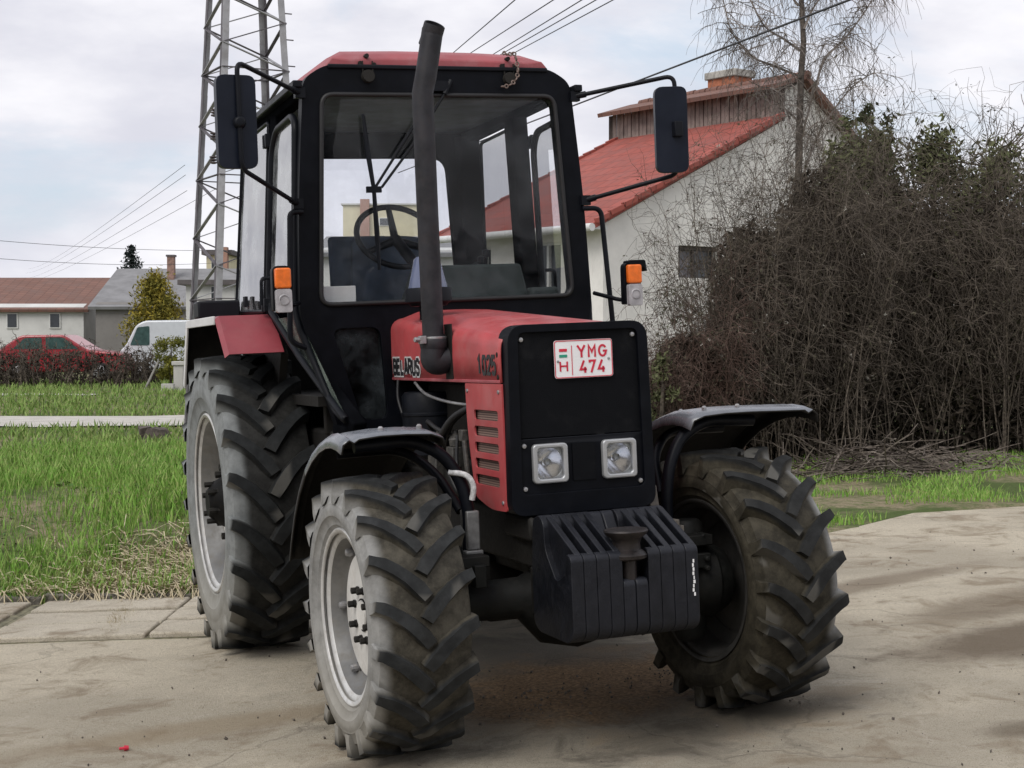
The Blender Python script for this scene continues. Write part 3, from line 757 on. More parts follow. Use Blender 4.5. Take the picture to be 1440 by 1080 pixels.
# side frames: door (front) and rear quarter light on both sides
def sidept(s, y, z): return (s*cabx(z), y, z)
def sloop(s, pts): return [sidept(s, y, z) for y, z in pts]
for s in (-1, 1):
    # centre pillar, rear pillar, header rail, sill
    m = MB()
    def pbar(y0, z0, y1, z1, w, th=.075):
        a, b = Vector(sidept(s, y0, z0)), Vector(sidept(s, y1, z1)); a.x -= s*th/2; b.x -= s*th/2
        m.bar(a, b, w, th, up=(1, 0, 0))
    pbar(2.13, 2.86, 2.20, 1.80, .12, .10); pbar(2.93, 2.86, 3.10, 1.80, .13, .13); pbar(1.50, 2.895, 3.0, 2.86, .08, .08)
    pbar(2.18, 1.79, 3.12, 1.81, .06)
    pbar(2.24, 1.83, 1.10, 1.235, .07); pbar(1.12, 1.22, 1.50, 1.22, .05)
    m.build('side_frame', MATTE, T, bevel=.012, seg=3)
    # door with its frame tube and glass
    dpts = [(1.525, 2.72), (1.60, 2.775), (1.98, 2.755), (2.065, 2.66), (2.125, 1.86), (1.62, 1.56), (1.12, 1.275), (1.29, 1.33), (1.50, 1.80)]
    dl = [Vector(sidept(s, y, z))+Vector((s*.006, 0, 0)) for y, z in rpoly(dpts, [.06, .05, .1, .1, .08, .05, .04, .05, .1], 5)]
    m = MB(); m.tube(dl+[dl[0], dl[1]], .019, 8, False)
    dr = m.build('door', BLACKP, T, smooth=60)
    m = MB()
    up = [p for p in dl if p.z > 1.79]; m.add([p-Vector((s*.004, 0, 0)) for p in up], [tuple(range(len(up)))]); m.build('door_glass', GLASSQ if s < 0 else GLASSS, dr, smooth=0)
    m = MB(); m.add([Vector(p)-Vector((s*.003, 0, 0)) for p in sloop(s, [(2.115, 1.785), (1.62, 1.555), (1.14, 1.285), (1.29, 1.34), (1.495, 1.785)])], [(0, 1, 2, 3, 4)]); m.build('lower_door_glass', GLASSL if s < 0 else GLASSS, dr, smooth=0)
    m = MB(); m.tube(fillet([Vector(sidept(s, 2.07, 2.0))+Vector((s*.01, 0, 0)), Vector(sidept(s, 2.07, 2.0))+Vector((s*.06, -.02, 0)), Vector(sidept(s, 2.08, 1.86))+Vector((s*.06, -.02, 0))], .03), .010, 8)
    m.build('door_handle', BLACKP, dr, smooth=60)
    m = MB()
    for z in (2.72, 1.86):
        for y in (2.10, 2.16): m.box(Vector(sidept(s, y, z))+Vector((s*.025, 0, 0)), (.03, .025, .07))
    m.build('door_hinge', BLACK, dr, bevel=.004)
    # rear quarter window: glass plus thin pale edge
    qp = rpoly([(2.19, 2.83), (2.88, 2.81), (3.05, 1.85), (2.245, 1.83)], .04, 3)
    ql = [Vector(sidept(s, y, z))+Vector((s*.003, 0, 0)) for y, z in qp]
    m = MB(); m.tube(ql+[ql[0], ql[1]], .011, 6, False)
    qw = m.build('quarter_window', BLACKP, T, smooth=60)
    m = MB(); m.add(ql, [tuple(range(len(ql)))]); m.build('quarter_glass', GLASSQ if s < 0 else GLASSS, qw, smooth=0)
    m = MB(); m.box(Vector(sidept(s, 2.70, 1.90))+Vector((s*.02, 0, 0)), (.02, .05, .06)); m.build('window_latch', BLACK, qw, bevel=.004)
# rear wall of the cab
outer = rpoly([(-.72, 1.45), (-.735, 1.80), (-.68, 2.93), (.68, 2.93), (.735, 1.80), (.72, 1.45)], .05, 3)
rw = rpoly([(-.565, 1.86), (-.525, 2.735), (.525, 2.735), (.565, 1.86)], .09, 5)
rf = plate('cab_rear_wall', outer, [rw], 'y', 2.98, .05, MATTE, T, bevel=.012)
m = MB(); m.prism(rpoly([(-.575, 1.85), (-.535, 2.745), (.535, 2.745), (.575, 1.85)], .06, 3), 'y', 3.0, 3.004); m.build('rear_window', GLASSS, rf)
m = MB(); m.box((0, 2.25, 1.36), (1.36, 1.46, .05)); m.build('cab_floor', GRIME, T)
# roof
m = MB()
secs = []
for y, k, dz in ((1.435, .0, 0.0), (1.47, .5, .0), (1.56, 1, .0), (2.4, 1, .015), (3.0, .9, 0), (3.12, .2, -.015)):
    hb, ht = .585, .478
    z0 = 2.985+dz*.2; zt = 2.985+.042+.062*k+dz
    secs.append([(-hb-.075, y, z0-.075), (-hb-.05, y, z0-.03), (-hb-.004, y, z0+.002), (-hb+.008, y, z0+.022+.004*k), (-.55, y, z0+.052+.014*k), (-ht, y, zt), (-.2, y, zt+.008), (.2, y, zt+.008), (ht, y, zt), (.55, y, z0+.052+.014*k), (hb-.008, y, z0+.022+.004*k), (hb+.004, y, z0+.002), (hb+.05, y, z0-.03), (hb+.075, y, z0-.075)])
n = len(secs[0]); m.add([p for q in secs for p in q], [(i*n+j, i*n+j+1, i*n+n+j+1, i*n+n+j) for i in range(len(secs)-1) for j in range(n-1)]+[tuple(range(n))]+[tuple(range((len(secs)-1)*n, len(secs)*n))])
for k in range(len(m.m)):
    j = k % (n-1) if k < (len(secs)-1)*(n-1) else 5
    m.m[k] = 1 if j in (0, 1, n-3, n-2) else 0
roof = m.build('roof', [REDROOF, PALES], T, smooth=40, bevel=.006)
m = MB(); m.box((0, 2.26, 2.90), (1.34, 1.55, .03)); m.build('headlining', LININ, roof)
m = MB()
for s in (-1, 1):
    m.bar((s*.735, 1.40, 2.90), (s*.71, 3.05, 2.885), .045, .035)
m.bar((-.575, 1.427, 2.992), (.575, 1.427, 2.992), .018, .022)
m.build('rain_gutter', BLACKP, roof, bevel=.006)
m = MB()
for x in (-.375, .365):
    for dx, dz in ((-.035, .018), (0, .055), (.035, .012)):
        m.lathe([(1.425, .011), (1.455, .012)], 8, 'y', (x+dx, 0, 2.992+dz), True)
    m.lathe([(1.402, .03), (1.43, .034)], 12, 'y', (x, 0, 2.945), True)
    m.bar((x-.025, 1.424, 3.02), (x-.025, 1.424, 2.95), .006, .006); m.bar((x+.025, 1.424, 3.02), (x+.025, 1.424, 2.95), .006, .006)
m.build('roof_bolt', GRIME, roof)
m = MB()
pts = spline([(.33, 1.41, 3.075), (.36, 1.40, 3.06), (.385, 1.40, 3.075), (.40, 1.40, 3.03), (.405, 1.40, 2.97), (.385, 1.40, 2.93), (.35, 1.40, 2.905), (.31, 1.40, 2.90)], 4)
for i in range(0, len(pts)-1, 2):
    a, b = pts[i], pts[min(i+2, len(pts)-1)]; mm = (a+b)/2; d = (b-a)*.65
    ring = []
    up = Vector((0, 1, 0)) if (i//2) % 2 else d.cross(Vector((0, 1, 0))).normalized()
    for k in range(11):
        t = 2*PI*k/10; ring.append(mm+d*.5*math.cos(t)*1.2+up*.009*math.sin(t))
    m.tube(ring, .004, 5, False)
m.build('hanging_chain', mat('rusty_chain', (.20, .15, .13), .6, .4, var=.4, vscale=40), roof)
# wiper
m = MB()
hubp = Vector((-.376, YC-.05, 2.389))
m.tube([(-.409, YC-.035, 2.76), (-.395, YC-.04, 2.57), hubp, (-.368, YC-.04, 2.18), (-.362, YC-.035, 1.996)], [.008, .013, .010, .013, .008], 6)
m.tube([hubp, (-.20, YC-.055, 2.64), (-.05, YC-.05, 2.86)], .007, 6); m.tube([hubp+Vector((.04, 0, .01)), (-.14, YC-.055, 2.64), (.01, YC-.05, 2.86)], .007, 6)
m.tube([(.01, YC-.05, 2.86), (.05, YC-.04, 2.93)], .014, 8); m.box((-.02, YC-.045, 2.90), (.10, .03, .05)); m.box(hubp, (.075, .02, .03))
m.build('wiper', BLACKP, T, smooth=40)
# mirrors
MIRG = mat('mirror_back_blue_black', (.007, .010, .019), .36, var=.2, vscale=4, dust=.12, dustcol=(.03, .032, .04), bmp=.03, spec=.22)
for s in (-1, 1):
    cx, cz, wd, ht = (-1.092, 2.672, .185, .425) if s < 0 else (1.095, 2.643, .165, .43)
    m = MB()
    arm_x = -1.085 if s < 0 else 1.150
    top, bot = (2.942, 2.455) if s < 0 else (2.925, 2.425)
    ya = 1.085 if s < 0 else 1.135
    ends = [(s*.72, 1.43, 2.86), (arm_x, ya, top), (arm_x-.0*s, ya, bot), (s*.755, 1.43, 2.325)]
    if s > 0: ends[1] = (arm_x, ya, top); ends[2] = (arm_x, ya+.0, bot)
    m.tube(fillet(ends, .05), .0115, 10)
    m.tube([ends[0], Vector(ends[0]).lerp(Vector(ends[1]), .12)], .017, 8); m.tube([ends[3], Vector(ends[3]).lerp(Vector(ends[2]), .12)], .017, 8)
    for e in (ends[0], ends[3]): m.box(e, (.05, .04, .05))
    ma = m.build('mirror', BLACKP, T, smooth=50)
    hm = plate('mirror_housing', rpoly([(-wd/2, ht/2), (wd/2, ht/2), (wd/2, -ht/2), (-wd/2, -ht/2)], .042, 5), [], 'y', 0, .045, MIRG, ma, bevel=.016, seg=4)
    hm.location = (cx, 1.10 if s < 0 else 1.075, cz); hm.rotation_euler = (R(2), R(-2.0*0), R(6 if s < 0 else -14))
    m = MB(); m.prism(rrect(-wd/2+.012, wd/2-.012, -ht/2+.012, ht/2-.012, .03), 'y', .0455, .0475)
    mg = m.build('mirror_glass', CHROME, ma); mg.location = hm.location; mg.rotation_euler = hm.rotation_euler
    m = MB(); m.lathe([(ya-.022, .0005), (ya-.022, .018), (ya-.014, .026), (ya+.012, .028), (ya+.02, .034), (ya+.045, .04)], 16, 'y', (arm_x, 0, cz-.005)) if s < 0 else m.box((arm_x-.032, 1.06, cz+.0), (.045, .04, .075))
    m.build('mirror_clamp', BLACKP, ma, smooth=50, bevel=.003)
# marker lamps and grab rails
for s in (-1, 1):
    cx, cz = (-.900, 1.905) if s < 0 else (.902, 1.876)
    m = MB(); m.prism(rpoly([(cx-.045, cz+.112), (cx+.045, cz+.112), (cx+.047, cz-.10), (cx-.047, cz-.10)], [.03, .03, .01, .01]), 'y', 1.20, 1.25)
    if s > 0: m.prism(rpoly([(cx-.03, cz+.122), (cx+.06, cz+.122), (cx+.07, cz+.06), (cx+.045, cz+.09), (cx-.03, cz+.09)], .01), 'y', 1.17, 1.245)
    m.tube(fillet([(cx, 1.24, cz-.075), (cx-s*.05, 1.26, cz-.075), (s*.775, 1.41, 1.845)], .03), .011, 8)
    lm = m.build('marker_lamp', BLACK, T, bevel=.008, seg=3, smooth=40)
    m = MB(); m.prism(rrect(cx-.038, cx+.038, cz+.004, cz+.100, .012), 'y', 1.165, 1.20); m.build('amber_lens', AMBER, lm, bevel=.008, seg=3)
    m = MB(); m.prism(rrect(cx-.038, cx+.038, cz-.108, cz+.001, .012), 'y', 1.168, 1.20)
    m.lathe([(1.168, .027), (1.166, .027), (1.164, .022)], 18, 'y', (cx, 0, cz-.05)); m.build('clear_lens', CLEAR, lm, bevel=.007, seg=3)
    m = MB()
    if s < 0: pts = [(-.735, 1.42, 2.285), (-.800, 1.41, 2.285), (-.832, 1.40, 1.66), (-.745, 1.42, 1.625)]
    else: pts = [(.735, 1.42, 2.283), (.835, 1.41, 2.283), (.875, 1.40, 1.62), (.76, 1.42, 1.58)]
    m.tube(fillet(pts, .07), .0135, 10); m.build('grab_rail', BLACKP, T, smooth=50)
# exhaust
m = MB()
EX, EY = -.380, .545
m.tube(fillet([(-.295, EY, 1.555), (EX-.01, EY, 1.53), (EX, EY, 1.62), (EX, EY, 1.66)], .075, 8), [.052]*0 or .056, 20)
m.lathe([(1.60, .058), (1.615, .062), (1.64, .062), (1.655, .050)], 24, 'z', (EX, EY, 0))
path = [(EX, EY, 1.62), (EX+.0, EY, 2.2), (EX+.002, EY, 2.72), (EX+.022, EY-.0, 2.80), (EX+.062, EY, 3.00)]
m.tube(path, .0475, 24, False)
tip = Vector(path[-1]); dirn = (tip-Vector(path[-2])).normalized()
m.lathe([(0, .0475), (0, .0415), (-.10, .0415), (-.10, .0005)], 24, 'z', (0, 0, 0))
k0 = len(m.v)-96
q = Vector((0, 0, 1)).rotation_difference(Vector((.20, -.55, .82)).normalized())
for i in range(k0, len(m.v)): m.v[i] = tuple(q @ Vector(m.v[i])+tip+Vector((.006, -.012, .018)))
# join the slanted mouth to the pipe
ring_a = list(range(k0-24, k0)); ring_b = list(range(k0, k0+24))
m.tube([tip-dirn*.02, tip+Vector((.006, -.012, .018))], .0478, 24, False)
ex = m.build('exhaust_pipe', EXH, T, smooth=45)
m = MB(); m.lathe([(1.628, .057), (1.628, .060), (1.652, .060), (1.652, .057)], 24, 'z', (EX, EY, 0)); m.tube([(EX-.06, EY-.035, 1.64), (EX-.10, EY-.045, 1.642)], .012, 8); m.box((EX-.062, EY-.035, 1.64), (.03, .03, .035))
m.build('pipe_clamp', STEEL, ex, smooth=40, bevel=.002)
# air pre-cleaner on the bonnet
m = MB(); PX, PY = -.238, 1.04
m.lathe([(1.735, .045), (1.80, .045), (1.80, .085), (1.812, .095), (1.82, .112), (1.875, .112), (1.885, .106), (1.885, .09)], 32, 'z', (PX, PY, 0))
ac = m.build('air_intake', BLACK, T, smooth=35)
m = MB(); m.lathe([(1.880, .090), (1.885, .094), (1.96, .076), (2.02, .062), (2.032, .05), (2.034, .0005)], 32, 'z', (PX, PY, 0))
m.build('intake_bowl', mat('clouded_blue_plastic', (.10, .12, .20), .25, var=.15, bmp=.02, coat=.5), ac, smooth=40)

# ---- rear fenders
for s in (-1, 1):
    m = MB()
    prof = [(1.945, 1.610), (2.195, 1.812), (3.10, 1.812), (3.32, 1.45)]
    xi, xo = s*.745, s*1.050
    vs = []
    for y, z in prof: vs += [(xi, y, z), (s*1.028, y, z), (xo, y+(.006 if z < 1.7 else 0), z-.018)]
    fs = [(i*3+j, i*3+j+1, i*3+3+j+1, i*3+3+j) for i in range(3) for j in range(2)]
    m.add(vs, fs)
    for k in range(len(fs)): m.m[k] = 0
    fe = m.build('rear_fender', [REDF, GRIME], T, smooth=0, solid=-.006)
    m = MB()
    for (y0, z0), (y1, z1) in zip(prof[1:3], prof[2:4]):
        m.bar((s*1.054, y0, z0-.020), (s*1.054, y1, z1-.020), .012, .045)
    m.build('fender_lip', PALES if s < 0 else RED, fe, bevel=.003)  # left lip carries the painted sky reflection
    m = MB(); m.box((s*.905, 2.95, 1.868), (.24, .16, .10)); m.build('fender_box', BLACK, fe, bevel=.012)
    m = MB(); m.prism([(2.05, 1.60), (2.25, 1.76), (3.05, 1.76), (3.2, 1.35), (2.9, 1.2), (2.3, 1.2)], 'x', s*.70, s*.74); m.build('inner_fender', GRIME, fe)

# ---- inside the cab
m = MB(); m.box((.14, 2.28, 1.60), (.50, .46, .14)); m.build('seat', SEATM, T, bevel=.04, seg=4)
st = m and None
sp = plate('seat_back', rpoly([(-.26, 1.66), (-.235, 2.23), (.10, 2.23), (.24, 2.20), (.26, 1.66)], .06, 5), [], 'y', 2.40, .13, SEATM, T, bevel=.03, seg=3)
m = MB()
m.prism([(-.36, 1.79), (-.365, 2.235), (-.25, 2.235), (-.02, 2.235), (-.02, 1.70)], 'y', 2.42, 2.46); m.build('seat_shroud', SEATM, T, bevel=.02)
dsh = MB()
A0 = [(-.25, 1.55, 1.55), (-.10, 1.62, 2.02), (.46, 1.62, 2.02), (.54, 1.55, 1.55)]
A1 = [(-.22, 1.95, 1.55), (-.07, 1.86, 2.02), (.43, 1.86, 2.02), (.50, 1.95, 1.55)]
dsh.add(A0+A1, [(0, 1, 2, 3), (7, 6, 5, 4), (0, 4, 5, 1), (1, 5, 6, 2), (2, 6, 7, 3), (3, 7, 4, 0)])
dsh.build('dashboard', DASH, T, bevel=.015)
m = MB(); cst = Vector((-.09, 2.03, 2.20)); rot = Matrix.Rotation(R(52), 3, 'X')
ring = [cst+rot @ Vector((.215*math.cos(2*PI*k/40), .215*math.sin(2*PI*k/40), 0)) for k in range(41)]
m.tube(ring, .016, 10, False)
for a in (90, 210, 330):
    m.tube([cst+rot @ Vector((0, 0, -.03)), cst+rot @ Vector((.21*math.cos(R(a)), .21*math.sin(R(a)), 0))], [.024, .016], 8)
m.tube([cst+rot @ Vector((0, 0, -.02)), (.0, 1.80, 1.95)], .03, 10)
m.build('steering_wheel', BLACKP, T, smooth=50)
m = MB(); m.box((-.55, 1.56, 1.875), (.17, .10, .10)); m.box((-.655, 1.56, 1.875), (.05, .08, .09)); m.build('glovebox_papers', PAPER, T, bevel=.003)
m = MB(); m.box((.56, 1.60, 1.85), (.16, .12, .08)); m.box((.40, 2.7, 1.75), (.3, .25, .5)); m.build('side_console', DASH, T, bevel=.02)
m = MB()
for k in range(3): m.tube([(.32+.05*k, 2.1+.05*k, 1.6), (.34+.05*k, 2.0+.05*k, 2.0+.04*k)], .008, 6); m.lathe([(-.02, .0005), (-.015, .018), (.02, .02), (.03, .0005)], 10, 'z', (.34+.05*k, 2.0+.05*k, 2.02+.04*k))
m.build('gear_lever', BLACKP, T, smooth=50)
m = MB(); m.box((-.44, 1.82, .88), (.34, .62, .66)); m.build('battery_box', GRIME, T, bevel=.02)
m = MB(); m.box((.44, 1.82, .88), (.34, .62, .66)); m.build('fuel_tank', GRIME, T, bevel=.02)
m = MB(); m.box((-.06, 1.62, 1.46), (1.14, .04, .54)); m.box((0, 2.9, 1.40), (1.4, .04, .5)); m.build('cab_lower_wall', GRIME, T, bevel=.01)

#@@BG
# ================================================================== GROUND
def grid(us, ds, zf, name, matl, kind='structure'):
    n = len(us); vs = []; fs = []
    for j, dj in enumerate(ds):
        for i, u in enumerate(us):
            d = dj(u) if callable(dj) else dj
            p = ud(u, d); vs.append((p.x, p.y, zf(u, d)))
    fs = [(j*n+i, j*n+i+1, j*n+n+i+1, j*n+n+i) for j in range(len(ds)-1) for i in range(n-1)]
    me = bpy.data.meshes.new(name); me.from_pydata(vs, [], fs); me.materials.append(matl)
    me.polygons.foreach_set('use_smooth', [True]*len(me.polygons))
    o = bpy.data.objects.new(name, me); COL.objects.link(o)
    return tag(o, kind=kind)
def soil_mat():
    m, nt, p, N, L = nodes('grassy_soil')
    a = noise_node(nt, .9, 8, .65); b = noise_node(nt, 9, 6, .7); c0 = noise_node(nt, 40, 4)
    c = mixc(nt, ramp(nt, a, .42, .60), (.075, .105, .035), (.26, .215, .145))
    c = mixc(nt, ramp(nt, b, .4, .7), c, (.09, .125, .042))
    c = mixc(nt, math_node(nt, 'MULTIPLY', ramp(nt, c0, .45, .7), .5), c, (.05, .042, .03))
    L.new(c, p.inputs['Base Color']); p.inputs['Roughness'].default_value = .95
    p.inputs['Specular IOR Level'].default_value = .1
    bump(nt, p, b, .6, .05); return m
def concrete_mat(name='dirty_concrete', dirt=True, base=((.64, .575, .455), (.48, .43, .34))):
    m, nt, p, N, L = nodes(name)
    tc = N.new('ShaderNodeTexCoord'); tc.name = 'TC'; ob = tc.outputs['Object']
    big = noise_node(nt, .55, 7, .6); mid = noise_node(nt, 2.6, 9, .68, dist=.6); fine = noise_node(nt, 55, 6, .75); grit = noise_node(nt, 220, 3, .6)
    c = mixc(nt, ramp(nt, big, .42, .60), base[0], base[1])
    c = mixc(nt, math_node(nt, 'MULTIPLY', ramp(nt, mid, .48, .66), .8), c, (.28, .22, .15))
    c = mixc(nt, math_node(nt, 'MULTIPLY', ramp(nt, noise_node(nt, 1.3, 8, .7, dist=1.2), .56, .72), .55), c, (.66, .61, .52))
    c = mixc(nt, math_node(nt, 'MULTIPLY', ramp(nt, fine, .44, .66), .45), c, (.40, .345, .26))
    c = mixc(nt, math_node(nt, 'MULTIPLY', ramp(nt, grit, .56, .64), .7), c, (.15, .125, .095))
    c = mixc(nt, math_node(nt, 'MULTIPLY', ramp(nt, grit, .42, .30), .35), c, (.52, .49, .43))
    sp = noise_node(nt, 17, 8, .8, dist=.4)
    c = mixc(nt, math_node(nt, 'MULTIPLY', ramp(nt, sp, .60, .68), .5), c, (.25, .205, .155))
    ag = N.new('ShaderNodeTexVoronoi'); ag.inputs['Scale'].default_value = 75; L.new(ob, ag.inputs['Vector'])
    c = mixc(nt, math_node(nt, 'MULTIPLY', ramp(nt, ag.outputs['Distance'], .22, .05), math_node(nt, 'MULTIPLY', ramp(nt, mid, .38, .6), .55)), c, (.46, .43, .38))
    h = math_node(nt, 'ADD', math_node(nt, 'MULTIPLY', fine, .8), math_node(nt, 'ADD', math_node(nt, 'MULTIPLY', mid, 1.4), math_node(nt, 'MULTIPLY', sp, .8)))
    if dirt:
        def spot(px, py, rx, ry, rot=0):                 # distance to a ground patch (spilt soil, painted tractor shade), metres
            mp = N.new('ShaderNodeMapping'); mp.vector_type = 'TEXTURE'
            mp.inputs['Location'].default_value = (px, py, 0); mp.inputs['Scale'].default_value = (rx, ry, 1e4)
            mp.inputs['Rotation'].default_value = (0, 0, rot)
            L.new(ob, mp.inputs['Vector'])
            ln = N.new('ShaderNodeVectorMath'); ln.operation = 'LENGTH'; L.new(mp.outputs[0], ln.inputs[0])
            v = math_node(nt, 'ADD', ln.outputs['Value'], math_node(nt, 'MULTIPLY', math_node(nt, 'SUBTRACT', mid, .5), 1.5))
            return math_node(nt, 'SUBTRACT', 1.0, ramp(nt, v, .35, 1.1))
        brown = mixc(nt, ramp(nt, fine, .35, .65), (.085, .055, .030), (.31, .20, .11))
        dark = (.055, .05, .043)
        c = mixc(nt, math_node(nt, 'MULTIPLY', spot(.35, .95, 1.35, 1.9, .0), .85), c, dark)  # tractor's shade on the yard, painted into the ground colour
        c = mixc(nt, math_node(nt, 'MULTIPLY', spot(.35, .62, 1.0, .80, .25), .95), c, brown)
        c = mixc(nt, math_node(nt, 'MULTIPLY', spot(.55, -.35, .9, .30, .25), .6), c, (.10, .085, .065))
        c = mixc(nt, math_node(nt, 'MULTIPLY', spot(-.95, -.25, .35, .22, .1), .6), c, (.13, .105, .08))
        c = mixc(nt, math_node(nt, 'MULTIPLY', spot(.95, -.2, .5, .35, .1), .7), c, (.09, .078, .06))
        c = mixc(nt, math_node(nt, 'MULTIPLY', spot(-1.35, .75, 1.1, .22, .1), .6), c, (.33, .26, .17))
        c = mixc(nt, math_node(nt, 'MULTIPLY', spot(2.75, .45, 1.1, .42, .2), .75), c, (.12, .085, .055))
        c = mixc(nt, math_node(nt, 'MULTIPLY', spot(3.2, 1.3, 1.0, .35, .35), .65), c, (.16, .12, .08))
        c = mixc(nt, math_node(nt, 'MULTIPLY', spot(-.2, -1.3, 1.6, .5, .2), .35), c, (.34, .30, .23))
        c = mixc(nt, math_node(nt, 'MULTIPLY', spot(3.0, 2.3, 1.2, .22, .3), .6), c, (.17, .125, .085))
        c = mixc(nt, math_node(nt, 'MULTIPLY', spot(1.55, -1.0, .22, .14, .2), .6), c, (.12, .09, .06))
        v = N.new('ShaderNodeTexVoronoi'); v.feature = 'DISTANCE_TO_EDGE'; v.inputs['Scale'].default_value = .42
        wv = N.new('ShaderNodeVectorMath'); wv.operation = 'ADD'
        nz = N.new('ShaderNodeTexNoise'); nz.inputs['Scale'].default_value = 2.0; nz.inputs['Detail'].default_value = 6; L.new(ob, nz.inputs['Vector'])
        sc = N.new('ShaderNodeVectorMath'); sc.operation = 'SCALE'; sc.inputs[3].default_value = .5
        L.new(nz.outputs['Color'], sc.inputs[0]); L.new(ob, wv.inputs[0]); L.new(sc.outputs[0], wv.inputs[1]); L.new(wv.outputs[0], v.inputs['Vector'])
        crack = math_node(nt, 'SUBTRACT', 1.0, ramp(nt, v.outputs['Distance'], .001, .006))
        c = mixc(nt, math_node(nt, 'MULTIPLY', crack, .22), c, (.10, .085, .065))
        h = math_node(nt, 'SUBTRACT', h, math_node(nt, 'MULTIPLY', crack, .5))
    L.new(c, p.inputs['Base Color']); p.inputs['Roughness'].default_value = .93
    p.inputs['Specular IOR Level'].default_value = .15
    bump(nt, p, math_node(nt, 'ADD', h, math_node(nt, 'MULTIPLY', grit, .5)), .9, .016); return m
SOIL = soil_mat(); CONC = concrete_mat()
us = [-220, -120, -60, -35]+[-22+.45*i for i in range(100)]+[24, 28, 34, 45, 70, 130, 220]
ds = [-12, -6, 0, 4, 8]+[9.5+.3*i for i in range(36)]+[21, 22.5, 24, 26, 28, 31, 35, 40, 50, 70, 100, 160, 300, 700, 1500]
def zterrain(u, d):
    z = GT(u, d)
    if -13 < u < 17 and d < edge_d(u)-.05: z = G(u, d)-.08
    return z
grid(us, ds, zterrain, 'ground', SOIL)
yu = [-12+.35*i for i in range(82)]
yd = [-8, -4, -1, 1, 3]+[(lambda u, k=k: 4+(edge_d(u)-4)*k/26) for k in range(27)]
def zyard(u, d):
    p = ud(u, d)
    return G(u, d)+.012*mnoise.noise(Vector((p.x*.9, p.y*.9, 1)))*sstep(8, 9.5, d+(u+1)*0)
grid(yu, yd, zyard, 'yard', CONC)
# row of concrete slabs along the left edge, with a low kerb
SLAB = concrete_mat('pale_concrete_slab', False, ((.66, .60, .49), (.54, .49, .40)))
m = MB(); u = -6.1; m.mi = 1
for k in range(10):
    ua = -6.1+k*.5; c = ud(ua+.25, 9.57); m.box((c.x, c.y, G(ua+.25, 9.57)-.012), (.52, 1.34, .036), Matrix.Rotation(YAW, 3, 'Z') @ Matrix.Rotation(-.03, 3, 'Y'))
m.mi = 0
for k in range(5):
    w = .98
    for d0, d1 in ((8.93, 9.33), (9.39, 9.78), (9.84, 10.22)):
        uu = u+.04*(k % 2)
        c = ud(uu+w/2, (d0+d1)/2); z = max(G(uu, d0), G(uu+w, d1))
        m.box((c.x, c.y, z-.02+random.uniform(-.004, .004)), (w-.045, d1-d0, .07), Matrix.Rotation(YAW+random.uniform(-.006, .006), 3, 'Z') @ Matrix.Rotation(-.03, 3, 'Y'))
    u += w+.02
tag(m.build('pavement', [SLAB, mat('joint_soil', (.13, .12, .075), .95, var=.5, vscale=20)], None, bevel=.012), kind='structure')
m = MB(); u = -7
while u < -1.5:
    w = random.uniform(.8, 1.1); c = ud(u+w/2, 10.31); m.box((c.x, c.y, G(u+w/2, 10.3)+.012), (w-.02, .07, .09), Matrix.Rotation(YAW+random.uniform(-.01, .01), 3, 'Z')); u += w
tag(m.build('kerb', mat('mossy_kerb', (.13, .12, .10), .9, var=.4, vscale=12, dust=.5, dustcol=(.30, .28, .24)), None, bevel=.012), kind='structure')
PATH = mat('pale_path', (.44, .42, .38), .9, var=.12, vscale=3, bmp=.2)
grid([-40+1.0*i for i in range(44)], [22.9, 24.2, 25.6], lambda u, d: GT(u, d)+.03, 'path', PATH)
grid([-12.0+.5*i for i in range(6)], [35.2, 36.3], lambda u, d: GT(u, d)+.03, 'path', PATH)

# ---- grass
def blades(name, n, place, hrange, wid, matl, lean=.5):
    vs, fs = [], []
    for _ in range(n):
        q = place()
        if q is None: continue
        u, d, k = q
        b = ud(u, d); z = GT(u, d)
        h = random.uniform(*hrange)*k; a = random.uniform(0, 2*PI); w = wid*random.uniform(.6, 1.3)*k
        dx, dy = math.cos(a), math.sin(a); l = random.uniform(.1, lean)*h; la = random.uniform(0, 2*PI)
        lx, ly = math.cos(la)*l, math.sin(la)*l; o = len(vs)
        vs += [(b.x-dx*w, b.y-dy*w, z-.02), (b.x+dx*w, b.y+dy*w, z-.02), (b.x+lx*.4+dx*w*.7, b.y+ly*.4+dy*w*.7, z+h*.55), (b.x+lx*.4-dx*w*.7, b.y+ly*.4-dy*w*.7, z+h*.55), (b.x+lx, b.y+ly, z+h)]
        fs += [(o, o+1, o+2, o+3), (o+3, o+2, o+4)]
    me = bpy.data.meshes.new(name); me.from_pydata(vs, [], fs); me.materials.append(matl)
    o = bpy.data.objects.new(name, me); COL.objects.link(o); return tag(o, kind='stuff')
GR = leafmat('spring_grass', ((.12, .27, .036), (.19, .37, .058), (.32, .36, .13)), .6)
GR2 = leafmat('far_grass', ((.12, .23, .042), (.18, .30, .065), (.29, .30, .13)), .7)
STR = leafmat('dry_straw', ((.42, .36, .24), (.52, .46, .33), (.30, .24, .15)), .8)
def p_bank():
    d = 10.28+random.random()**1.4*7.7; u = random.uniform(-.36*d-1, -.6)
    c = mnoise.noise(Vector((u*.9, d*.9, 0)))
    if random.random() > .72+.6*c: return None
    if d < 12.2 and u > -2.9 and random.random() < .72: return None
    return u, d, 1.0+.5*c
blades('grass', 46000, p_bank, (.06, .19), .0055, GR, .7)
def p_far():
    d = random.uniform(15, 46); u = random.uniform(-.42*d, -.05*d)
    if 22.6 < d < 25.8: return None
    c = mnoise.noise(Vector((u*.5, d*.4, 5)))
    if random.random() > .75+.6*c: return None
    return u, d, 1+d*.012
blades('grass', 30000, p_far, (.05, .13), .012, GR2, .8)
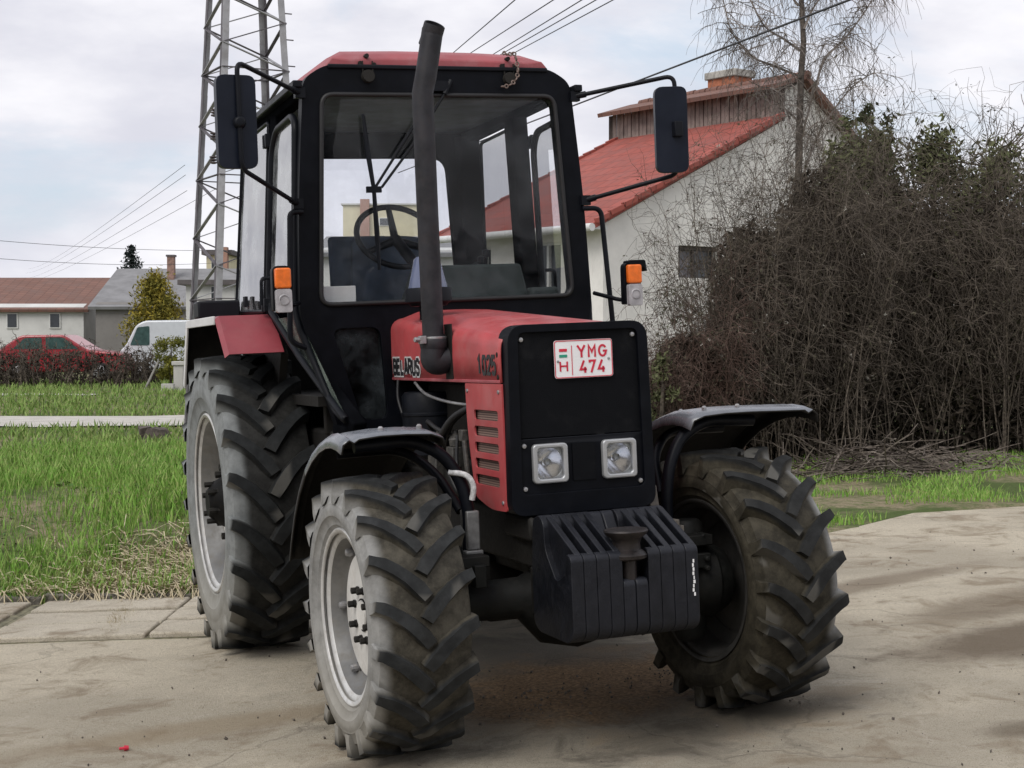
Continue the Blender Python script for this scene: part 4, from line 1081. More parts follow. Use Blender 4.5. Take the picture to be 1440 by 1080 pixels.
def p_right():
    u = random.uniform(1.6, 9); e = edge_d(u); d = e+.1+random.random()*5.5
    c = mnoise.noise(Vector((u*1.1, d*1.3, 9)))
    if c < -.02 or random.random() > .4+1.6*c: return None
    return u, d, 1.0
blades('grass', 30000, p_right, (.03, .10), .006, GR, .9)
vs, fs = [], []
for _ in range(5200):
    d = 10.3+random.random()**1.3*9; u = random.uniform(-.36*d-.6, -.7)
    if mnoise.noise(Vector((u*1.6, d*1.3, 21))) < .06: continue
    c0 = ud(u, d, GT(u, d)+random.uniform(.01, .06))
    a = Vector((random.gauss(0, 1), random.gauss(0, 1), random.gauss(.1, .3))).normalized(); b = Vector((-a.y, a.x, random.gauss(.3, .4))).normalized(); q = random.uniform(.018, .045); o = len(vs)
    vs += [c0-a*q*.3, c0+b*q*.5+a*q*.4, c0+a*q*1.3, c0-b*q*.5+a*q*.4]; fs.append((o, o+1, o+2, o+3))
me = bpy.data.meshes.new('weeds'); me.from_pydata([tuple(v) for v in vs], [], fs); me.materials.append(leafmat('broad_weed_leaves', ((.05, .11, .025), (.08, .16, .035), (.12, .15, .05)), .6))
o = bpy.data.objects.new('weeds', me); COL.objects.link(o); tag(o, kind='stuff')
# dead straw hanging over the bank
m = MB()
vs, fs = [], []
for _ in range(3600):
    u = random.gauss(-2.35, .50); d = 10.36+abs(random.gauss(0, .62))
    if u > -1.4: continue
    p = ud(u, d, GT(u, d)+random.uniform(0, .06)); a = random.uniform(0, 2*PI); L_ = random.uniform(.10, .34)
    dr = ud(0, 0)-CP; dirv = (CR*math.cos(a)-FH*(.5+.5*math.sin(a))); dirv.z = 0
    o = len(vs); w = .0035; pr = dirv.cross(Vector((0, 0, 1))).normalized()*w
    for k in range(4):
        t = k/3; qx = p+dirv*L_*t; zz = max(GT(*to_ud(qx.x, qx.y)), p.z-.25*t)+math.sin(t*PI*.9)*L_*.35*random.uniform(.6, 1.2)
        vs += [tuple(Vector((qx.x, qx.y, zz))+pr), tuple(Vector((qx.x, qx.y, zz))-pr+Vector((0, 0, w)))]
    fs += [(o+2*k, o+2*k+1, o+2*k+3, o+2*k+2) for k in range(3)]
m.add(vs, fs); tag(m.build('dry_grass', STR, None, smooth=0), kind='stuff')
# weeds in the slab joint
def p_joint():
    t = random.random(); u = -2.62+.30*t+random.gauss(0, .035)+.12*(1-t); d = 10.25-1.3*t
    return u+(-.35 if t < .1 else 0)*0, d, .35
vs, fs = [], []
def joint_z(u, d): return G(u, d)
blades('grass', 900, p_joint, (.06, .15), .008, STR, .9)
# soil crumbs and small stones
CLOD = [(random.gauss(.30, .45), random.gauss(7.35, .45)) for _ in range(16)]
vs_m = MB(); PEB = mat('pebble_and_soil', (.10, .085, .07), .9, var=.5, vscale=30, bmp=.3)
for _ in range(1100):
    if random.random() < .5: cu, cd = random.choice(CLOD); u, d = random.gauss(cu, .10), random.gauss(cd, .12)
    else: d = random.uniform(4.6, 12); u = random.uniform(-.36*d, .36*d)
    if d > edge_d(u)-.1: continue
    r = random.choice((.0018, .002, .0025, .003, .003, .004, .005, .007)); p = ud(u, d, G(u, d)+r*.25+.004)
    s = [r*random.uniform(.7, 1.6) for _ in range(3)]; rt = Euler((random.random()*6, random.random()*6, random.random()*6)).to_matrix()
    P8 = [rt @ Vector((a*s[0], b*s[1], c*s[2]*.7)) for a, b, c in ((1, 0, 0), (-1, 0, 0), (0, 1, 0), (0, -1, 0), (0, 0, 1), (0, 0, -1))]
    vs_m.add([q+p for q in P8], [(0, 2, 4), (2, 1, 4), (1, 3, 4), (3, 0, 4), (2, 0, 5), (1, 2, 5), (3, 1, 5), (0, 3, 5)])
tag(vs_m.build('pebbles', PEB, None, smooth=0), kind='stuff')
m = MB(); p = ud(-1.60, 6.42); m.lathe([(0, .0005), (0, .012), (.018, .010), (.018, .0005)], 12, 'x', (p.x, p.y, G(-1.6, 6.42)+.012)); m.lathe([(-.02, .006), (0, .006)], 10, 'x', (p.x, p.y, G(-1.6, 6.42)+.012), True)
tag(m.build('plastic_cap', PLATER, None), 'tiny red plastic cap lying alone on the concrete left of the tractor', 'cap')

# ================================================================== HOUSE ON THE RIGHT
KU, KD = 1.684, 29.0
gv = CR*.79+FH*.62; ev = CR*(-.616)+FH*.788
gv.normalize(); ev.normalize()
K0 = ud(KU, KD)
HM = Matrix(((gv.x, ev.x, 0, K0.x), (gv.y, ev.y, 0, K0.y), (0, 0, 1, 0), (0, 0, 0, 1)))   # local x along the gable, y along the ridge
H = empty('house', HM); tag(H, 'white rendered house with red lower roof and grey boarded clerestory behind the thicket', 'house')
def render_mat(name, c, dark):
    m, nt, p, N, L = nodes(name)
    a = noise_node(nt, .8, 8, .65); b = noise_node(nt, 14, 6, .7)
    k = mixc(nt, ramp(nt, a, .35, .7), c, tuple(x*.82 for x in c))
    k = mixc(nt, math_node(nt, 'MULTIPLY', ramp(nt, b, .5, .8), dark), k, tuple(x*.45 for x in c))
    L.new(k, p.inputs['Base Color']); p.inputs['Roughness'].default_value = .92; bump(nt, p, b, .3, .01); return m
WALLW = render_mat('white_render', (.79, .77, .73), .18)
def tile_mat(name, c, sx=3.2, sy=2.6):
    m, nt, p, N, L = nodes(name)
    tc = N.new('ShaderNodeTexCoord'); tc.name = 'TC'
    bt = N.new('ShaderNodeTexBrick'); bt.offset = .5; bt.inputs['Scale'].default_value = 1; bt.inputs['Mortar Size'].default_value = .012
    bt.inputs['Brick Width'].default_value = 1/sx; bt.inputs['Row Height'].default_value = 1/sy; bt.inputs['Bias'].default_value = 0
    bt.inputs['Color1'].default_value = (*c, 1); bt.inputs['Color2'].default_value = (*[x*.78 for x in c], 1); bt.inputs['Mortar'].default_value = (*[x*.4 for x in c], 1)
    rot = N.new('ShaderNodeMapping'); rot.inputs['Rotation'].default_value = (0, 0, PI/2); L.new(tc.outputs['Object'], rot.inputs['Vector']); L.new(rot.outputs[0], bt.inputs['Vector'])
    k = mixc(nt, math_node(nt, 'MULTIPLY', ramp(nt, noise_node(nt, 1.8, 9, .75), .42, .66), .6), bt.outputs['Color'], tuple(x*.5+.045 for x in c))
    L.new(k, p.inputs['Base Color']); p.inputs['Roughness'].default_value = .85; bump(nt, p, bt.outputs['Fac'], -.5, .02); return m
TILE = tile_mat('red_roof_tiles', (.35, .085, .064)); TILED = tile_mat('old_brown_tiles', (.20, .10, .075))
HL = 4.7
wallp = [(0, -.3), (0, 3.74), (4.75, 6.00), (4.75, 6.62), (5.36, 6.86), (11.2, 2.62), (11.2, -.3)]
win = [(1.92, 2.80), (1.92, 3.42), (3.0, 3.42), (3.0, 2.80)]
wf = plate('wall', wallp, [win], 'y', 0, .30, WALLW, H)
fc = MB()
fwins = [(1.22, 2.16), (3.42, 3.95)]
plate('facade', [(0.003, -.3), (.003, 3.72), (HL, 3.72), (HL, -.3)][::1] if False else [(.302, -.3), (.302, 3.72), (HL, 3.72), (HL, -.3)], [[(a, 2.38), (a, 3.48), (b, 3.48), (b, 2.38)] for a, b in fwins], 'x', 0.0, .28, WALLW, H)
fc.mi = 0
m = MB(); m.box((5.6, HL+.1, 3.1), (11.2, .2, 6.6-.2)); 
bw = MB(); bw.prism([(0.05, -.3), (.05, 3.6), (4.75, 5.9), (4.75, 6.5), (5.36, 6.75), (11.15, 2.55), (11.15, -.3)], 'y', HL-.25, HL); bw.build('wall', WALLW, H)
WFR = mat('white_window_frame', (.62, .62, .6), .5, var=.05); PANE = mat('dark_window_pane', (.03, .035, .04), .12, var=.3, vscale=2, bmp=0)
CURT = mat('pale_curtain', (.45, .47, .5), .7, var=.2, vscale=3)
for a, b in fwins:
    fr_ = MB(); 
    for z in (2.40, 3.46): fr_.box((.10, (a+b)/2, z), (.06, b-a, .07))
    for y in (a+.03, (a+b)/2, b-.03): fr_.box((.095, y, 2.93), (.06, .07, 1.06))
    w_ = fr_.build('window', WFR, H); q = MB(); q.box((.13, (a+b)/2, 2.93), (.01, b-a, 1.08)); q.build('pane', PANE, w_)
    q = MB(); q.box((.17, a+(b-a)*.3, 2.93), (.01, (b-a)*.3, 1.08)); q.box((.17, a+(b-a)*.78, 2.93), (.01, (b-a)*.25, 1.08)); q.build('curtain', CURT, w_)
    q = MB(); q.box((-.04, (a+b)/2, 2.35), (.12, b-a+.1, .05)); q.build('sill', WFR, w_)
fr_ = MB(); fr_.box((2.46, .10, 3.38), (1.08, .08, .08)); fr_.box((1.97, .10, 3.10), (.08, .08, .62)); fr_.box((2.40, .12, 3.10), (.05, .06, .62))
w_ = fr_.build('window', mat('brown_window_wood', (.05, .04, .035), .7), H)
q = MB(); q.box((2.46, .17, 3.10), (1.08, .01, .62)); q.build('pane', PANE, w_)
q = MB(); q.box((2.20, .14, 3.08), (.34, .02, .54)); q.build('shutter', mat('grey_shutter', (.14, .14, .16), .8), w_)
def slab(pts, th, nm, matl, par):
    q = MB(); n = Vector(pts[1])-Vector(pts[0]); n = n.cross(Vector(pts[2])-Vector(pts[0])).normalized()
    if n.z < 0: n = -n
    q.add([Vector(p) for p in pts]+[Vector(p)-n*th for p in pts], [(0, 1, 2, 3), (7, 6, 5, 4), (0, 4, 5, 1), (1, 5, 6, 2), (2, 6, 7, 3), (3, 7, 4, 0)])
    return q.build(nm, matl, par, smooth=0)
sl_ = .479
zr = lambda t: 3.90+sl_*t
slab([(-.35, -.12, zr(-.35)), (4.72, -.12, zr(4.72)), (4.72, HL+.15, zr(4.72)), (-.35, HL+.15, zr(-.35))], .10, 'roof', TILE, H)
slab([(4.35, -.22, 6.72), (5.36, -.22, 7.02), (5.36, HL+.45, 7.02), (4.35, HL+.45, 6.72)], .09, 'upper_roof', TILED, H)
slab([(5.36, -.22, 7.018), (11.6, -.22, 2.50), (11.6, HL+.45, 2.50), (5.36, HL+.45, 7.018)], .11, 'back_roof', TILED, H)
q = MB()
for i in range(14): q.lathe([(-.22+.36*i, .10), (.12+.36*i, .085)], 10, 'y', (5.36, 0, 7.0), True)
q.build('ridge_tiles', TILED, H, smooth=50)
# stepped verge tiles at the gable edge and far edge
q = MB()
for i in range(15):
    t = -.3+.335*i
    for y in (-.14, HL+.16): q.box((t+.16, y, zr(t+.16)+.01), (.34, .10, .09), Matrix.Rotation(-math.atan(sl_)+.06, 3, 'Y'))
q.build('verge_tiles', TILE, H, smooth=0)
def board_mat():
    m, nt, p, N, L = nodes('grey_weathered_boards')
    tc = N.new('ShaderNodeTexCoord'); tc.name = 'TC'
    w = N.new('ShaderNodeTexWave'); w.bands_direction = 'Y'; w.inputs['Scale'].default_value = 1.35; w.inputs['Distortion'].default_value = .3
    L.new(tc.outputs['Object'], w.inputs['Vector'])
    L.new(mixc(nt, ramp(nt, w.outputs[1], .05, .35), (.05, .035, .03), (.185, .145, .13)), p.inputs['Base Color']); p.inputs['Roughness'].default_value = .9
    return m
q = MB()
nb = 40
for i in range(nb):
    y = -.05+(HL+.35)*i/nb
    q.box((4.70-.012*(i % 2), y+.06, 6.36), (.03, (HL+.35)/nb-.022, .70))
cw = q.build('clerestory_boards', mat('grey_weathered_board', (.19, .15, .135), .9, var=.35, vscale=3), H, smooth=0)
q = MB(); q.box((4.73, HL/2, 6.35), (.03, HL+.3, .66)); q.box((4.74, HL+.36, 6.30), (.12, .13, .78)); q.build('board_backing', mat('dark_brown_wood', (.05, .035, .03), .9), cw)
q = MB()
q.tube([(-.40, -.15, 3.66), (-.40, HL+.15, 3.66)], .075, 10); q.box((-.16, HL/2, 3.66), (.36, HL+.2, .06))
q.build('gutter', mat('white_gutter', (.66, .66, .65), .5, var=.08), H, smooth=50)
q = MB(); q.box((5.75, 2.36, 7.0), (.55, .80, .62)); ck = q.build('chimney', mat('orange_chimney_brick', (.36, .13, .07), .9, var=.3, vscale=8), H)
q = MB(); q.box((5.75, 2.36, 7.36), (.66, .92, .16)); q.build('chimney_cap', mat('grey_cement', (.36, .35, .32), .9, var=.25), ck, bevel=.02)

# ================================================================== HOUSES ON THE LEFT, FAR AWAY
def base_z(u, d): return GT(u, d)
def prism_house(name, label, px0, px1, d, ytop, yeave, depth, wall, roof, wins=(), along=True, over=.25, wallbot=None):
    """simple house seen across the field; its front wall runs from px0 to px1 at distance d"""
    u0, u1 = (px0-720)/FPX*d, (px1-720)/FPX*d
    ze, zt = CP.z+(476-yeave)/FPX*d, CP.z+(476-ytop)/FPX*d
    o = ud(u0, d); zb = base_z(u0, d)-.3
    h = empty(name, Matrix(((CR.x, FH.x, 0, o.x), (CR.y, FH.y, 0, o.y), (0, 0, 1, 0), (0, 0, 0, 1))))
    tag(h, label, 'house')
    w = u1-u0
    if along:
        q = MB(); q.prism([(0, zb), (0, ze), (depth/2, zt-.15), (depth, ze), (depth, zb)], 'x', 0, w); wl = q.build('wall', wall, h, smooth=0)
        slab([(-over, -over, ze-.1), (w+over, -over, ze-.1), (w+over, depth/2, zt), (-over, depth/2, zt)], .12, 'roof', roof, h)
        slab([(-over, depth+over, ze-.1), (w+over, depth+over, ze-.1), (w+over, depth/2, zt-.003), (-over, depth/2, zt-.003)], .12, 'roof', roof, h)
    else:
        q = MB(); q.box((w/2, depth/2, (ze+zb)/2), (w, depth, ze-zb)); wl = q.build('wall', wall, h, smooth=0)
        q = MB(); q.box((w/2, depth/2, (ze+zt)/2), (w+2*over, depth+2*over, zt-ze)); q.build('roof', roof, h, smooth=0)
    for (a, b, ya, yb) in wins:
        xa, xb = (a-720)/FPX*d-u0, (b-720)/FPX*d-u0; za, zb2 = CP.z+(476-ya)/FPX*d, CP.z+(476-yb)/FPX*d
        q = MB(); q.box(((xa+xb)/2, -.02, (za+zb2)/2), (xb-xa, .06, za-zb2)); wn = q.build('window', WFR, h, smooth=0)
        q = MB(); q.box(((xa+xb)/2, -.055, (za+zb2)/2), ((xb-xa)*.8, .02, (za-zb2)*.84)); q.build('pane', PANE, wn, smooth=0)
    return h, u0, zt
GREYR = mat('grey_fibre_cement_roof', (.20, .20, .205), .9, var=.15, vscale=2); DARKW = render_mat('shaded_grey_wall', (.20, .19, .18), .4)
YELW = render_mat('pale_yellow_render', (.62, .57, .40), .1); WHW = render_mat('whitewash', (.60, .60, .58), .15); DRKR = mat('dark_roof', (.10, .09, .09), .9, var=.2)
PINK = render_mat('brick_pink_render', (.38, .22, .17), .2)
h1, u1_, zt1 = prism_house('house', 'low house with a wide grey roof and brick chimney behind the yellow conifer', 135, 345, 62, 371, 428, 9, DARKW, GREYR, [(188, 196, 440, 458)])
q = MB(); q.box((((217-720)/FPX*62)-u1_, 3.2, zt1-.5), (.28, .35, 1.9)); ck = q.build('chimney', mat('old_brick', (.24, .15, .12), .9, var=.3, vscale=9), h1)
q = MB(); q.box((((217-720)/FPX*62)-u1_, 3.2, zt1+.47), (.36, .42, .08)); q.build('chimney_cap', DRKR, ck)
prism_house('house', 'small white house with a dark low roof seen through the pylon', 262, 330, 56, 394, 401, 8, WHW, DRKR, [(297, 309, 402, 424)], along=False)
h3, u3, z3 = prism_house('house', 'tall yellow house with a pink chimney stack seen through the pylon', 291, 322, 95, 352, 359, 8, YELW, DRKR, [(298, 304, 368, 378)], along=False)
q = MB(); q.box(((316-720)/FPX*95-u3, -.3, z3-1.3), (.55, .6, 2.9)); q.build('chimney', PINK, h3)
h4, u4, z4 = prism_house('apartment_house', 'pale yellow flat roofed block seen through the windscreen', 483, 596, 78, 287, 289, 10, YELW, WHW, [(502, 512, 310, 325), (533, 552, 307, 318)], along=False, over=.1)
q = MB(); q.box(((514-720)/FPX*78-u4, -.12, z4-1.5), (.45, .25, 3.4)); q.build('chimney', PINK, h4)
prism_house('house', 'long whitewashed house with a grey roof seen through the windscreen', 452, 668, 46, 322, 352, 7, WHW, GREYR, [(470, 482, 362, 385), (600, 616, 372, 396)])
prism_house('house', 'grey walled house with a brown roof at the far left edge', -60, 118, 66, 385, 432, 9, WHW, TILED, [(10, 26, 440, 462), (70, 86, 440, 462)])
# ================================================================== PYLON
def pylon():
    zb = GT(-3.6, 20.6); P_ = empty('lattice_pylon', Matrix.Translation(ud(-3.49, 20.6, zb)))
    tag(P_, 'grey steel lattice pylon rising behind the tractor cab', 'pylon')
    ang = math.atan2(.363, .708)
    ex_, ey = CR*math.cos(ang)+FH*math.sin(ang), -CR*math.sin(ang)+FH*math.cos(ang)
    top = 9.0
    def half(z): return .5*max(.40, .80*(1+(5.6-z)*.115))
    def leg(i, z):
        a, b = ((-1, -1), (1, -1), (1, 1), (-1, 1))[i]; h = half(z)
        return ex_*a*h+ey*b*h+Vector((0, 0, z))
    GALV = mat('galvanised_steel', (.36, .36, .37), .55, .3, var=.2, vscale=3, dust=.4, dustcol=(.20, .18, .17)); GALD = mat('dark_steel', (.11, .10, .11), .6, .3, var=.3, vscale=4)
    for i in range(4):
        a, b = ((-1, -1), (1, -1), (1, 1), (-1, 1))[i]
        q = MB(); n = 12
        for k in range(n):                               # angle iron: two flanges
            z0, z1 = top*k/n, top*(k+1)/n
            p0, p1 = leg(i, z0), leg(i, z1)
            q.mi = 0; q.bar(p0-ex_*a*.035, p1-ex_*a*.038, .085, .012, up=ey)
            q.mi = 1; q.bar(p0-ey*b*.044, p1-ey*b*.044, .080, .012, up=ex_)  # other flange darker: the leg's shaded face painted into the colour
        if i == 1:
            for k in range(24): q.mi = 1; z = .4+k*.34; q.bar(leg(i, z), leg(i, z)+ex_*.10, .014, .014)
        q.build('leg', [GALV, GALD], P_, smooth=0)
    zz = [0.0]; s = 1
    while zz[-1] < top-.5: zz.append(zz[-1]+half(zz[-1])*.72)
    for i in range(4):
        j = (i+1) % 4; q = MB()
        for k, (z0, z1) in enumerate(zip(zz, zz[1:])):
            a, b = (i, j) if (k+i) % 2 else (j, i)
            q.mi = k % 2; q.bar(leg(a, z0), leg(b, z1), .046, .012)
            if k % 4 == 0: q.mi = 1; q.bar(leg(i, z0), leg(j, z0), .04, .012)
        q.build('bracing', [GALV, GALD], P_, smooth=0)
    q = MB()
    for zc in (3.55, 3.85, 4.15):
        for i in (0, 1):
            p = leg(i, zc)
            for k in range(3): q.lathe([(k*.035-.05, .02), (k*.035-.04, .05), (k*.035-.025, .05), (k*.035-.02, .02)], 10, 'z', p-ex_*.08, True)
    q.build('insulator', mat('dark_porcelain', (.05, .035, .03), .3), P_)
pylon()
WIRE = mat('weathered_cable', (.035, .035, .04), .7, var=.2, bmp=0)
def wire(p, q, r, label, sag=.2, nm='overhead_wire', grp=None):
    m = MB(); n = 24
    m.tube([p.lerp(q, k/n)-Vector((0, 0, sag*4*(k/n)*(1-k/n))) for k in range(n+1)], r, 5)
    return tag(m.build(nm, WIRE, None, smooth=60), label, 'wire', grp)
wire(at(1560, -140, 12), at(560, 243, 46), .014, 'thick black cable crossing the sky in front of the bare tree', .0, 'overhead_cable')
for (x0, y0, x1, y1) in ((640, 72, 724, 0), (672, 68, 778, 0), (704, 70, 818, 0), (714, 71, 838, 0), (735, 68, 862, 0)):
    t = 1.6; wire(at(x0+(x1-x0)*2.6, y0+(y1-y0)*2.6, 14), at(x0-(x1-x0)*t, y0-(y1-y0)*t, 62), .008, 'thin wire of the bunch climbing into the sky above the cab roof', .0, grp='wires above the cab roof')
pz = [(272, 232), (273, 246), (275, 268), (322, 262)]
pz = [(x-12, y) for x, y in pz]
for (x0, y0), (x1, y1) in zip(pz, ((40, 378), (36, 384), (30, 392), (26, 399))):
    wire(at(x0, y0, 20.6), at(x1, y1, 130), .0035, 'thin wire running from the pylon down to the left', .3, grp='wires left of the pylon')
wire(at(-90, 330, 45), at(330, 352, 62), .008, 'thin level wire in front of the conifer at left', .15, grp='level wires at left')
wire(at(-90, 356, 40), at(330, 368, 62), .007, 'thin level wire in front of the conifer at left', .2, grp='level wires at left')

# ================================================================== PLANTS
def add_twig(vs, fs, pts, r0, r1):
    o = len(vs); k = len(pts); n = 3
    for i, p in enumerate(pts):
        t = (pts[min(i+1, k-1)]-pts[max(i-1, 0)]); x = t.cross(Vector((.3, .9, .2)))
        if x.length < 1e-6: x = Vector((1, 0, 0))
        x.normalize(); y = t.normalized().cross(x); r = r0+(r1-r0)*i/(k-1)
        for a in (0, 2.094, 4.189): vs.append(tuple(p+x*math.cos(a)*r+y*math.sin(a)*r))
    for i in range(k-1):
        for j in range(n): fs.append((o+i*n+j, o+i*n+(j+1) % n, o+i*n+n+(j+1) % n, o+i*n+n+j))
def rv(s=1): return Vector((random.gauss(0, s), random.gauss(0, s), random.gauss(0, s)))
def curve_pts(p, d, L, n, wob, grav):
    out = [p]; d = d.normalized()
    for i in range(n):
        d = (d+rv(wob)+Vector((0, 0, grav))).normalized(); p = p+d*L/n; out.append(p)
    return out
def mesh_obj(name, vs, fs, matl, parent=None):
    me = bpy.data.meshes.new(name); me.from_pydata([tuple(v) for v in vs], [], fs); me.materials.append(matl)
    o = bpy.data.objects.new(name, me); COL.objects.link(o); o.parent = parent; return o
def leaf_quads(vs, fs, p, size, n=1, spread=0):
    for _ in range(n):
        c = p+rv(spread) if spread else p
        a, b = rv().normalized(), rv().normalized(); s = size*random.uniform(.6, 1.4); o = len(vs)
        vs += [c-a*s, c+b*s*.45, c+a*s, c-b*s*.45]; fs.append((o, o+1, o+2, o+3))
TW1 = leafmat('grey_brown_twigs', ((.085, .070, .057), (.175, .146, .118), (.041, .034, .028)), .9)
TW2 = leafmat('reddish_twigs', ((.102, .063, .050), (.170, .118, .098), (.050, .034, .028)), .9)
DUFF = leafmat('dead_leaf_mass', ((.044, .034, .026), (.074, .060, .045), (.020, .017, .014)), .95)
BUD = leafmat('grey_green_buds', ((.10, .11, .065), (.15, .15, .09), (.07, .075, .05)), .8)
DLEAF = leafmat('curled_brown_leaves', ((.075, .062, .047), (.11, .095, .07), (.05, .055, .03)), .9)
FLUFF = leafmat('pale_seed_fluff', ((.45, .43, .39), (.36, .34, .30)), .9)
EVER = leafmat('dark_evergreen', ((.035, .048, .020), (.075, .085, .036), (.022, .026, .014)), .8)
EVER2 = leafmat('olive_shrub_leaves', ((.085, .10, .042), (.135, .145, .068), (.065, .060, .038)), .8)
YEL = leafmat('golden_conifer_leaves', ((.33, .25, .03), (.18, .165, .03), (.085, .09, .022)), .8)
YEL2 = leafmat('yellow_privet_leaves', ((.22, .21, .025), (.14, .15, .03), (.07, .08, .02)), .7)
SPRU = leafmat('blue_black_spruce', ((.018, .026, .026), (.030, .040, .036), (.010, .014, .014)), .9)
def thicket(name, label, u0, u1, d0, d1, hf, stems, tm, bud=0, fluff=0, vines=0, duff=0, outward=0.5, rad=.0078, twigs=18, leaf=.022):
    """bare tangled shrub: arching stems with side twigs, hanging vines, dead leaves caught inside"""
    zc = GT((u0+u1)/2, d0); o = empty(name, Matrix.Translation(ud((u0+u1)/2, (d0+d1)/2, zc)))
    inv = Matrix.Translation(-o.matrix_world.translation)
    tag(o, label, 'shrub')
    vs, fs = [], []; tips = []
    for _ in range(stems):
        u = random.uniform(u0, u1); d = random.uniform(d0, d1); h = hf(u)*random.choice((.6, .75, .85, .95, 1.0, 1.12))*random.uniform(.92, 1.08)*(1+.3*mnoise.noise(Vector((u*2.3, 7, 0))))
        p = ud(u, d, GT(u, d)-.05)
        lean = CR*random.gauss((u-(u0+u1)/2)/(u1-u0)*outward, .25)+FH*random.gauss(-.15, .25)
        pts = curve_pts(p, Vector((0, 0, 1))+lean*.5, h*1.10, 8, .085, -.004)
        add_twig(vs, fs, pts, rad*random.uniform(.7, 1.4), rad*.3)
        for q in range(twigs):
            i = random.randint(2, 8); b = pts[i]
            dirv = rv()*.75+Vector((0, 0, .6))+lean*.5
            L = h*random.uniform(.08, .24)
            tp = curve_pts(b, dirv, L, 5, .30, random.choice((-.22, .0, .12)))
            add_twig(vs, fs, tp, rad*.42, rad*.2); tips.append(tp)
            for _k in range(2):
                b2 = tp[random.randint(1, 5)]; t2 = curve_pts(b2, rv()*.8+Vector((0, 0, -.2)), L*.6, 4, .32, -.08)
                add_twig(vs, fs, t2, rad*.28, rad*.16); tips.append(t2)
    for _ in range(vines):
        u = random.uniform(u0, u1); d = d0+random.random()**2*(d1-d0)*.8-.15; h = hf(u)*random.uniform(.35, .96)*(1+.2*mnoise.noise(Vector((u*2.3, 7, 0))))
        p = ud(u, d, GT(u, d)+h); L = h*random.uniform(.15, .55)
        tp = curve_pts(p, CR*random.gauss(0, .9)-FH*.25+Vector((0, 0, random.uniform(-.6, .8))), L, 8, .34, -.20)
        add_twig(vs, fs, tp, rad*.36, rad*.2); tips.append(tp)
    mesh_obj('stems', [inv @ Vector(v) for v in vs], fs, tm, o)
    if duff:
        vs, fs = [], []
        for _ in range(duff):
            u = random.uniform(u0+.05, u1-.05); d = random.uniform(d0+.25, d1); h = hf(u)*.92*random.random()**.95*(1+.25*mnoise.noise(Vector((u*2.3, 7, 0))))
            c = ud(u, d, GT(u, d)+h); leaf_quads(vs, fs, inv @ c, .06)
        mesh_obj('dead_leaves', vs, fs, DUFF, o)
    if bud:
        vs, fs = [], []
        for _ in range(bud):
            leaf_quads(vs, fs, inv @ random.choice(random.choice(tips)), leaf, 3, .03)
        tag(mesh_obj('buds', vs, fs, BUD if tm is TW1 and stems < 50 else DLEAF, o), kind='stuff')
    if fluff:
        vs, fs = [], []
        for _ in range(fluff):
            leaf_quads(vs, fs, inv @ random.choice(random.choice(tips)), .018, 5, .012)
        tag(mesh_obj('seed_heads', vs, fs, FLUFF, o), kind='stuff')
    return o
def hmain(u):                                            # skyline of the main thicket
    x = 720+u/19.3*FPX
    tb = [(860, .9), (905, 1.25), (950, 1.75), (1000, 2.3), (1050, 2.95), (1100, 3.25), (1160, 3.4), (1230, 3.4), (1300, 3.3), (1380, 3.3), (1480, 3.1), (1600, 2.6)]
    for (a, ha), (b, hb) in zip(tb, tb[1:]):
        if x <= b: return ha+(hb-ha)*max(0, (x-a)/(b-a))
    return 2.8
thicket('bare_shrub', 'reddish bare shrub with small white seed heads just right of the bonnet', 1.60, 2.75, 18.2, 20.3, lambda u: hmain(u)*.86, 140, TW2, bud=1400, fluff=110, vines=900, duff=9000)
thicket('bare_shrub', 'big grey brown tangle of bare twigs and vines behind the right front wheel', 2.55, 4.25, 18.3, 21.0, hmain, 230, TW1, bud=2600, fluff=90, vines=1500, duff=18000)
thicket('bare_shrub', 'dense bare vine covered bush at the right edge of the yard', 4.05, 7.4, 18.6, 21.4, hmain, 320, TW1, bud=3600, fluff=25, vines=2000, duff=26000)
thicket('budding_shrub', 'thin branches with opening grey green buds against the white gable', 1.75, 3.1, 20.6, 21.8, lambda u: 1.45+.75*(u-1.75), 11, TW1, bud=420, outward=-1.0, rad=.012, twigs=8, leaf=.034)
def leafy(name, label, u, d, h, w, matl, n, size, shape='ball', z0=0, stem=.03, cat='shrub'):
    o = empty(name, Matrix.Translation(ud(u, d, GT(u, d)))); tag(o, label, cat)
    vs, fs = [], []
    nc = max(6, n//60); cl = []
    for _ in range(nc):
        t = random.random(); a = random.uniform(0, 2*PI); r = math.sqrt(random.random())
        if shape == 'ball': env = math.sin(PI*min(1, (.12+.88*t)))**.6
        elif shape == 'cone': env = (1-t)**.8+.04
        elif shape == 'egg': env = (math.sin(PI*min(1, .15+.85*t)))**.7*(1.1-.45*t)
        else: env = 1
        cl.append((Vector((math.cos(a)*r*w/2*env, math.sin(a)*r*w/2*env, z0+t*(h-z0))), w*.13))
    for _ in range(n):
        c, s = random.choice(cl); leaf_quads(vs, fs, c+rv(s*.55), size)
    mesh_obj('crown', vs, fs, matl, o)
    q = MB(); q.tube([(0, 0, -.1), (0, 0, h*.45), (.02, 0, h*.9)], [stem*1.3, stem, stem*.3], 6); q.build('trunk', TW1, o)
    return o
leafy('evergreen_shrub', 'small dark green shrub at the foot of the thicket beside the bonnet', 1.72, 18.0, 1.35, .6, EVER2, 1500, .035, 'egg')
for px, yt, d, w, lab in ((1192, 172, 22.5, .75, 'narrow olive green shrub against the right slope of the house roof'), (1216, 150, 22.8, .45, 'tallest thin evergreen spike above the right end of the thicket'), (1246, 165, 22.3, .6, 'dark evergreen spike right of the tallest one above the thicket')):
    leafy('evergreen_shrub', lab, (px-720)/FPX*d, d, CP.z+(476-yt)/FPX*d-GT(5, d), w*1.5, EVER2 if px == 1192 else EVER, 2600, .045, 'cone', .8)
